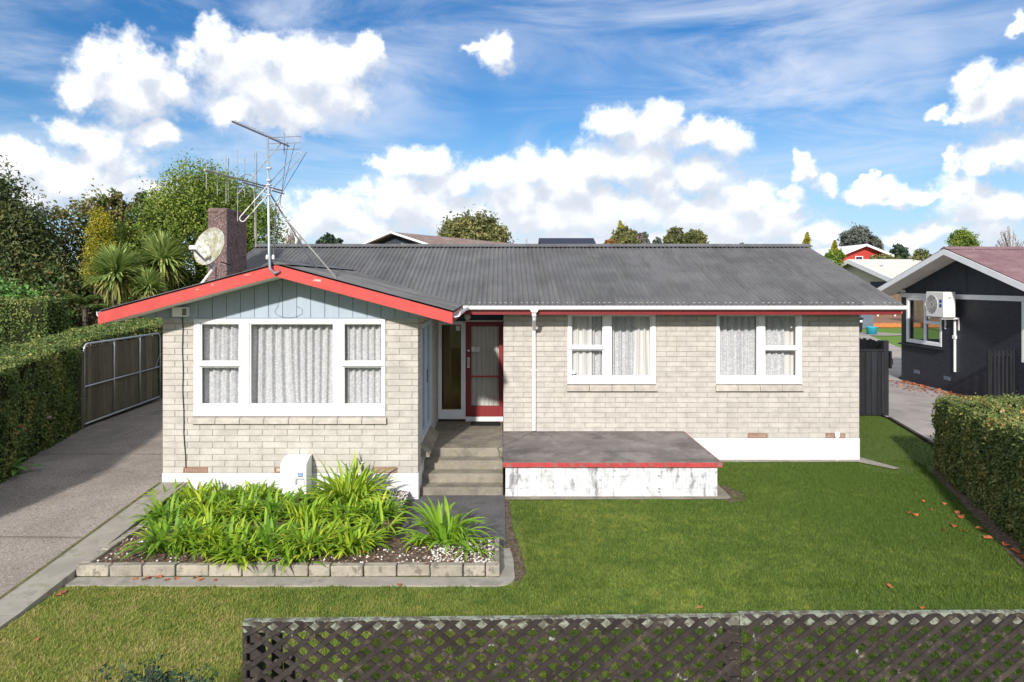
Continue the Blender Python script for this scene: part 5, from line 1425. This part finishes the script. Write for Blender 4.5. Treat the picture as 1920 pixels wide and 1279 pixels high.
def fern(label, x, y, z, L, seed):
    r = thing('tree_fern', (x, y, 0), label, 'fern', 'ferns over the paling fence'); rnd = random.Random(seed); VV = []; FF = []; o = 0
    for k in range(12):
        V, F = blade(L * rnd.uniform(.8, 1.1), .05, .9, 1.7, 8, .1); az = k * .5236 + rnd.uniform(-.2, .2)
        sp = V[1::3]
        c, s = math.cos(az), math.sin(az)
        rot = lambda p: np.stack([p[:, 0] * c - p[:, 1] * s, p[:, 0] * s + p[:, 1] * c, p[:, 2]], 1)
        for t in np.linspace(.12, .97, 26):
            i = t * 8; a = int(i); p = sp[a] + (sp[min(a + 1, 8)] - sp[a]) * (i - a); w = .26 * math.sin(math.pi * min(1, t * .9 + .08))
            for sg in (-1, 1):
                q = np.array([p, p + (.035, sg * w * .5, .0), p + (.05, sg * w, -.04 - .03), p + (-.02, sg * w * .5, -.01)])
                VV.append(rot(q) + (x, y, z)); FF.append(np.array([[0, 1, 2, 3]]) + o); o += 4
    np_obj('fronds', np.concatenate(VV), np.concatenate(FF), 'fern', r, (x, y, z))['kind'] = 'stuff'
    MB().tube([(x, y, -.1), (x, y, z)], [.12, .08], 8).build('trunk', 'trunk', r)
X_ = at(160, 560, 23.5); fern('tree fern drooping over the left end of the paling fence', X_[0], 23.5, X_[2] - .25, 1.0, 1)
X_ = at(205, 572, 22.8); fern('low tree fern in front of the first cabbage tree', X_[0], 22.8, X_[2] - .25, .8, 2)

# far trees behind the house
def far(name, label, px, py_top, py_bot, half, y, mat, n, leaf, seed, k=5, **kw):
    rnd = random.Random(seed); x, _, zt = at(px, py_top, y); zb = at(px, py_bot, y)[2]; w = half / FPX * y; h = zt - zb
    bl = [(rnd.uniform(-.55, .55) * w, rnd.uniform(-.3, .3) * w, zb + h * rnd.uniform(.35, .72), w * rnd.uniform(.38, .55), w * .45, h * rnd.uniform(.22, .34)) for _ in range(k)]
    bl.append((0, 0, zb + h * .70, w * .55, w * .5, h * .30)); bl.append((0, 0, zb + h * .4, w * .85, w * .6, h * .35))
    return tree(name, label, x, y, bl, mat, n, leaf, .25, max(.8, zb), seed, **kw)
far('willow', 'broad olive-grey willow rising over the roof ridge', 893, 402, 480, 72, 48, 'olive', 14000, .26, 21, 8, lump=.42)
far('bush_tree', 'dark small-crowned tree beside the brown tiled gable', 617, 441, 475, 24, 44, 'rose', 3500, .2, 22, 3)
far('mixed_tree', 'round dark green tree with the yellow cypress behind it', 1168, 428, 478, 30, 62, 'olive', 5000, .32, 23, 4)
far('orange_tree', 'small tree turning orange against the blue-black roof', 1143, 448, 480, 16, 58, 'orange_tree', 2200, .28, 24, 3)
far('pink_tree', 'dusky pink leafless-looking tree right of the mixed green tree', 1190, 432, 478, 20, 66, 'pink_tree', 2200, .26, 25, 3)
far('grey_tree', 'slim grey-green tree next to the dusky pink one', 1208, 436, 478, 13, 68, 'grey_tree', 2000, .28, 26, 3)
far('grey_tree', 'low grey shrub-like tree between the slim grey tree and tall pair', 1232, 448, 478, 16, 70, 'grey_tree', 1800, .28, 27, 3)
far('pale_tree', 'upright pale olive tree of the pair near the utility pole', 1262, 426, 480, 20, 72, 'olive', 3800, .32, 28, 4)
far('pale_tree', 'wider rounded olive tree under the utility pole', 1303, 434, 480, 30, 74, 'olive', 4800, .33, 29, 4)
far('scrub_tree', 'thin low tree barely clearing the ridge', 1388, 457, 482, 14, 80, 'grey_tree', 1500, .3, 30, 3)
far('scrub_tree', 'tiny dark tree top farthest along the ridge', 1435, 464, 482, 14, 85, 'olive', 1200, .3, 31, 3)
far('gum_tree', 'wide grey-green gum tree standing over the red house', 1612, 426, 500, 40, 110, 'grey_tree', 9000, .55, 32, 7)
far('garden_tree', 'deep green tree against the right side of the red house', 1686, 458, 520, 26, 100, 'rose', 4500, .45, 33, 4)
far('garden_tree', 'olive green tree in front of the red house corner', 1727, 470, 520, 26, 80, 'olive', 4500, .38, 34, 4)
far('garden_tree', 'leafy green tree under the small yellow cypress', 1562, 470, 505, 22, 70, 'oak_green', 3500, .34, 35, 4)
far('hedge_tree', 'low olive shrubbery below the red house wall', 1655, 478, 515, 32, 86.5, 'olive', 3500, .28, 36, 4)
far('spiky_conifer', 'bright green conifer peeping over the maroon roof', 1804, 428, 500, 32, 46, 'oak_green', 6000, .20, 37, 4, asp=.3)
def spire(label, px, py_top, py_bot, half, y, mat='gold', seed=1):
    x, _, zt = at(px, py_top, y); zb = at(px, py_bot, y)[2]; w = half / FPX * y; h = zt - zb
    bl = [(0, 0, zb + h * f, w * k, w * k, h * .20) for f, k in ((.12, .9), (.32, 1), (.52, .9), (.70, .72), (.85, .42))]
    return tree('cypress', label, x, y, bl, mat, 2600, .18 * y / 60, .12, max(.6, zb), seed, group='slim yellow cypresses', asp=.35, lump=.45)
spire('yellow cypress spire above the round dark green tree', 1163, 415, 470, 6.5, 70, seed=1)
spire('yellow cypress spire standing alone at the right end of the ridge', 1513, 438, 482, 7, 66, seed=2)
spire('short yellow cypress spire on the leafy tree left of the red house', 1565, 452, 492, 5.5, 75, seed=3)
def bare(name, label, px, py_top, py_bot, half, y, seed, mat='trunk_pale'):
    rnd = random.Random(seed); x, _, zt = at(px, py_top, y); zb = at(px, py_bot, y)[2]; w = half / FPX * y
    r = thing(name, (x, y, 0), label, 'bare tree', 'bare winter trees'); mb = MB()
    mb.tube([(x, y, 0), (x, y, zb)], [.14, .09], 6, False)
    t2 = MB()
    for k in range(26):
        a = rnd.uniform(-1, 1); p = (x + a * w, y + rnd.uniform(-w, w) * .6, zb + (zt - zb) * (1 - a * a * .6) * rnd.uniform(.7, 1))
        m_ = Vector((x, y, zb)) * .5 + Vector(p) * .5 + Vector((a * w * .15, 0, -.05))
        t2.tube([(x, y, zb), m_, p], [.05, .035, .012], 4, False)
        for _ in range(5):
            s = m_ + (Vector(p) - m_) * rnd.random(); t2.tube([s, s + Vector((rnd.uniform(-.3, .3), rnd.uniform(-.3, .3), rnd.uniform(.1, .5))) * w * .6], [.022, .010], 3, False)
    mb.build('trunk', mat, r); t2.build('branches', mat, r)['kind'] = 'stuff'
bare('bare_tree', 'bare twiggy tree seen past the aerial struts', 548, 428, 475, 22, 48, 1)
bare('bare_tree', 'bare twiggy tree over the maroon roof', 1898, 424, 480, 24, 50, 2)
bare('bare_tree', 'bare twigs standing left of the willow', 826, 432, 478, 16, 52, 3)

# ---- strap-leaved lilies in the bed
STRAP = [blade(1, .060, r_, d_, 6, .22, bend) for r_, d_, bend in ((1.25, 1.3, .05), (1.1, 1.75, -.10), (.95, 1.9, .12), (.75, 1.8, -.08), (.5, 1.3, .10), (1.38, .7, 0))]
STRAP_ME = {}
def strap_mesh(k, mat):
    if (k, mat) not in STRAP_ME:
        V, F = STRAP[k]; me = bpy.data.meshes.new('leaf'); me.from_pydata(V.tolist(), [], F.tolist()); me.materials.append(M[mat]); STRAP_ME[k, mat] = me
    return STRAP_ME[k, mat]
def clump(label, x, y, h, n, seed, rad=.11, mat='lily', single=False, width=1.0):
    rnd = random.Random(seed); z = soil_z(x, y) - .01
    r = thing('lily_clump', (x, y, z), label, 'lily', 'strap-leaved lilies in the flower bed')
    VV = []; FF = []; o = 0
    for i in range(n):
        az = rnd.uniform(0, 6.283); k = rnd.choice((0, 1, 1, 1, 2, 2, 3, 3, 4, 5)); L = h * rnd.uniform(.75, 1.25); w = rnd.uniform(.85, 1.15) * .68 * width
        rr = rad * math.sqrt(rnd.random()); px_, py_ = rr * math.cos(az + rnd.uniform(-.8, .8)), rr * math.sin(az + rnd.uniform(-.8, .8))
        if single:
            share(strap_mesh(k, mat), 'leaf', r, (x + px_, y + py_, z), (L, w, L), (0, 0, az)); continue
        V, F = STRAP[k]; c, s = math.cos(az), math.sin(az); Q = V * (L, w, L)
        VV.append(np.stack([Q[:, 0] * c - Q[:, 1] * s + x + px_, Q[:, 0] * s + Q[:, 1] * c + y + py_, Q[:, 2] + z], 1)); FF.append(F + o); o += len(V)
    if not single: np_obj('leaves', np.concatenate(VV), np.concatenate(FF), mat, r, (x, y, z))['kind'] = 'stuff'
    return r
ORD = ['first', 'second', 'third', 'fourth', 'fifth', 'sixth', 'seventh', 'eighth']
s_ = 100
for row, y, xs_, h, n in (('back row against the house wall', 10.40, (-5.02, -4.62, -4.22, -3.84, -3.5, -2.85), .31, 95), ('middle row of the bed', 9.65, (-4.75, -4.25, -3.75, -3.25, -2.75, -2.25, -1.85), .34, 130), ('front row behind the brick edging', 8.66, (-4.25, -3.80, -3.35, -2.90, -2.40, -1.95), .36, 150)):
    for k, x in enumerate(xs_):
        s_ += 1
        clump(f'bushy green lily clump, {ORD[k]} from the driveway in the {row}', x + rng.uniform(-.08, .08), y + rng.uniform(-.12, .12), h * rng.uniform(.9, 1.1) * (.62 if y > 10 and -3.6 < x < -2.6 else 1), n, s_, .24, 'lily' if (k + len(row)) % 3 else 'lily_dark')
clump('tallest lily clump, standing between the meter box and the white path stones', -2.32, 10.28, .66, 150, 200, .24, 'lily', width=1.15)
clump('low lily clump spilling over the middle of the brick edging', -3.15, 8.27, .36, 70, 201, .16, 'lily')
clump('low lily clump spilling over the brick edging, farther right', -2.5, 8.30, .35, 60, 206, .16, 'lily_dark')
clump('lone dark lily clump with orange tips beside the path', -.74, 8.78, .58, 72, 202, .16, 'lily_dark', True, 1.35)
clump('tiny lily tuft left of the lone dark clump', -1.06, 8.66, .26, 14, 203, .05, 'lily', True)
clump('slender grassy lily tuft near the right-hand edging corner', -.40, 8.45, .42, 20, 204, .06, 'lily_dark', True, .8)
clump('upright lily tuft at the edge of the path', -1.58, 9.02, .46, 22, 205, .07, 'lily', True)

# ---- lawn grass
def blades_on(n, x0, x1, y0, y1, keep, hmin=.014, hmax=.038):
    x = nrng.uniform(x0, x1, n); y = nrng.uniform(y0, y1, n); k = keep(x, y); x, y = x[k], y[k]; m = len(x)
    az = nrng.uniform(0, 6.283, m); h = nrng.uniform(hmin, hmax, m); w = nrng.uniform(.004, .0075, m); ln = nrng.uniform(.3, 1.1, m) * h
    z = .012 * np.array([mn.noise(Vector((a * .8, b * .8, 3.3))) for a, b in zip(x, y)])
    c, s = np.cos(az), np.sin(az)
    v0 = np.stack([x - s * w, y + c * w, z - .004], 1); v1 = np.stack([x + s * w, y - c * w, z - .004], 1); v2 = np.stack([x + c * ln, y + s * ln, z + h], 1)
    return np.stack([v0, v1, v2], 1).reshape(-1, 3)
def hedge_x(y): return np.interp(y, [7, 8.9, 12.85, 13.5, 14.5, 17.5], [5.95, 6.6, 8.0, 8.98, 9.18, 9.88])
def keep(x, y):
    k = (x < hedge_x(y)) & (x > -5.02 + np.where(y < 7.85, .03 * np.sin(y * 7), 0))
    k &= ~((y > 7.80 + .03 * np.sin(x * 9)) & (x < .17 + .03 * np.sin(y * 11)))
    k &= ~((y > 10.93 + .03 * np.sin(x * 8)) & (x < 3.75 + .03 * np.sin(y * 9)))
    k &= ~((y > 13.22 + .03 * np.sin(x * 6)) & (x < 7.08))
    k &= ~((np.abs(x - .2) < .10) & (y > 7.8) & (y < 10) & (nrng.uniform(size=len(x)) < .75))
    k &= ~((np.hypot(x - 7.3, (y - 13.0) * .8) < .45) & (nrng.uniform(size=len(x)) < .7))
    k &= (x / y < .80) & (x / y > -.80)
    return k
GV = np.concatenate([blades_on(190000, -5.0, 7.0, 4.7, 7.9, keep), blades_on(220000, 0, 8.1, 7.8, 13.4, keep), blades_on(40000, 3.5, 9.9, 13.0, 17.85, keep), blades_on(22000, -3.2, 4.4, 3.2, 4.7, keep)])
tag(np_obj('grass', GV, np.arange(len(GV)).reshape(-1, 3), 'grass'), 'short mown lawn grass with drier patches', None, None, 'stuff')

# ---- small things in front and on the ground
def sprig_bush(label, x, y, h, w, n, seed):
    rnd = random.Random(seed); r = thing('rose_bush', (x, y, 0), label, 'rose bush', 'dark bushes by the lattice fence'); P = []; st_ = MB()
    for k in range(n):
        a = rnd.uniform(0, 6.283); rr = w * math.sqrt(rnd.random()); top = Vector((x + rr * math.cos(a), y + rr * .6 * math.sin(a), h * rnd.uniform(.72, 1.0) * (1 - .25 * rr / w)))
        b = Vector((x + rr * .3 * math.cos(a), y, 0)); st_.tube([b, b * .4 + top * .6, top], [.010, .007, .004], 5, False)
        for i in range(95):
            t = rnd.uniform(.35, 1.02); p = b + (top - b) * t; s = .085 * (1.15 - t * .6); P.append((p.x + rnd.gauss(0, s), p.y + rnd.gauss(0, s), p.z + rnd.gauss(0, s * .5)))
    P = np.array(P); V, F = leaves(P, np.tile([[0, -.2, 1]], (len(P), 1)), .040, .6, .8)
    np_obj('foliage', V, F, 'rose', r, (x, y, 0))['kind'] = 'stuff'; st_.build('stems', 'trunk', r)
    return r
rb = sprig_bush('dark leafy rose bush with a red bloom in front of the lawn', -2.42, 4.62, 1.06, .40, 40, 5)
def bloom(x, y, z, rad, mat, parent):
    mb = MB()
    for k in range(11):
        a = k * 2.4; t = .35 + .6 * k / 11; d = Vector((math.cos(a) * t, math.sin(a) * t, 1.1 - t)).normalized(); s = Vector((-math.sin(a), math.cos(a), 0))
        p = Vector((x, y, z)); mb.add([p, p + d * rad * .7 + s * rad * .45, p + d * rad * 1.15, p + d * rad * .7 - s * rad * .45], [(0, 1, 2, 3)])
    return mb.build('bloom', mat, parent, fix=False)
bloom(-2.66, 4.50, .80, .05, 'flower_red', rb)
sprig_bush('slim dark seedling bush next to the end of the lattice', -2.02, 4.62, 1.04, .09, 8, 6)
bloom(-8.36, 11.85, .95, .07, 'flower_pink', hl); bloom(-8.34, 12.6, .98, .05, 'flower_pale', hl)
cf = thing('leafy_seedling', (-8.1, 11.2, .3), 'bright green broad-leaved seedling at the foot of the long hedge', 'plant')
for k in range(9):
    me = strap_mesh(2 + k % 3, 'shrub'); share(me, 'leaf', cf, (-8.15 + .05 * math.cos(k), 11.3 + .05 * math.sin(k), .30), (.5, 2.6, .5), (0, 0, k * .7 - 1.2))
LEAF_ME = []
for k in range(4):
    pts = [(0, -.5), (.28, -.25), (.42, .05), (.22, .32), (0, .55), (-.25, .30), (-.40, .02), (-.26, -.28)]
    V = [(x * rng.uniform(.85, 1.15), y, .22 * x * x * (1 + k * .5) + .10 * math.sin(y * 5 + k)) for x, y in pts] + [(0, 0, .03)]
    me = bpy.data.meshes.new('fallen_leaf'); me.from_pydata(V, [], [(i, (i + 1) % 8, 8) for i in range(8)]); me.materials.append(M['dead_leaf']); LEAF_ME.append(me)
def drop(px, py, zg, size, label, group):
    y = (CAM_Z - zg) * FPX / (py - VPY); x = (px - VPX) / FPX * y
    o = share(LEAF_ME[rng.randrange(4)], 'fallen_leaf', None, (x, y, zg + size * .12), (size,) * 3, (rng.uniform(-.3, .3), rng.uniform(-.3, .3), rng.uniform(0, 6)))
    return tag(o, label, 'leaf', group)
g_ = 'fallen leaves in front of the flower bed'
ORD10 = ORD + ['ninth', 'tenth']
for i, p in enumerate(((252, 1086, .02, .07), (272, 1087, .02, .10), (278, 1084, .02, .10), (290, 1079, .02, .09), (297, 1084, .02, .10), (312, 1088, .02, .07), (330, 1086, .02, .07), (366, 1084, .02, .08), (375, 1088, .02, .07), (404, 1089, .02, .06))): drop(*p, f'orange fallen leaf before the brick edging, {ORD10[i]} along from the driveway', g_)
drop(118, 1112, .02, .09, 'larger orange leaf where lawn, kerb strip and edging meet', g_)
drop(110, 1116, .02, .07, 'smaller orange leaf where lawn, kerb strip and edging meet', g_)
drop(748, 1097, .03, .07, 'single orange leaf lying on the lawn just before the edging', g_)
drop(800, 1058, .16, .09, 'orange leaf lying on the pebbles inside the edging', g_)
drop(677, 1036, .19, .11, 'brown leaf under the lilies by the edging', g_)
drop(68, 1200, .02, .06, 'orange leaf on the lawn close to the driveway', g_)
g_ = 'fallen leaves along the bronze-tinged hedge'
drop(1788, 987, .03, .10, 'bright orange leaf on the lawn, farther of the pair beside the bronze-tinged hedge', g_)
drop(1807, 996, .03, .10, 'bright orange leaf on the lawn, nearer of the pair beside the bronze-tinged hedge', g_)
for i, p in enumerate(((1770, 945, .03, .08), (1795, 962, .03, .09), (1802, 970, .03, .11), (1838, 993, .03, .12), (1852, 1009, .03, .12), (1886, 1022, .03, .11), (1905, 1034, .03, .12), (1916, 1046, .03, .11))): drop(*p, f'russet leaf under the bronze-tinged hedge, {ORD[i]} counted from its far end', g_)
for (p, w_) in (((1705, 962, .03, .09), 'farther brown leaf of the pair on the open lawn left of the bronze-tinged hedge'), ((1716, 966, .03, .10), 'nearer brown leaf of the pair on the open lawn left of the bronze-tinged hedge'), ((1731, 940, .03, .07), 'small brown leaf farthest back on the lawn by the bronze-tinged hedge'), ((1745, 957, .03, .08), 'small brown leaf between the brown pair and the bronze-tinged hedge'), ((1770, 995, .03, .09), 'brown leaf on the lawn just left of the two bright orange leaves'), ((1668, 1100, .03, .07), 'lone brown leaf in the middle of the open right lawn'), ((1312, 1140, .03, .07), 'small brown leaf just beyond the lattice fence, left of its middle post'), ((1730, 1141, .03, .08), 'orange leaf just beyond the lattice fence, far right of its middle post')): drop(*p, w_, 'fallen leaves on the open lawn')
g_ = 'leaves blown against the doorstep'
for i, p in enumerate(((932, 789, .585, .07), (938, 794, .585, .07), (936, 798, .585, .05))): drop(*p, f'orange leaf beside the doormat, {ORD[i]} out from the red door', g_)
V = []; n = 420
t = nrng.uniform(0, 1, n); yy = 24.2 - 8 * t; xx = 14.25 - np.abs(nrng.normal(0, .35, n)) * (0.7 + .9 * np.sin(t * 6) ** 2)
V, F = leaves(np.stack([xx, yy, np.full(n, .03)], 1), np.tile([[0, 0, 1.]], (n, 1)), .11, .7, .3)
tag(np_obj('leaf_litter', V, F, 'dead_leaf'), kind='stuff')
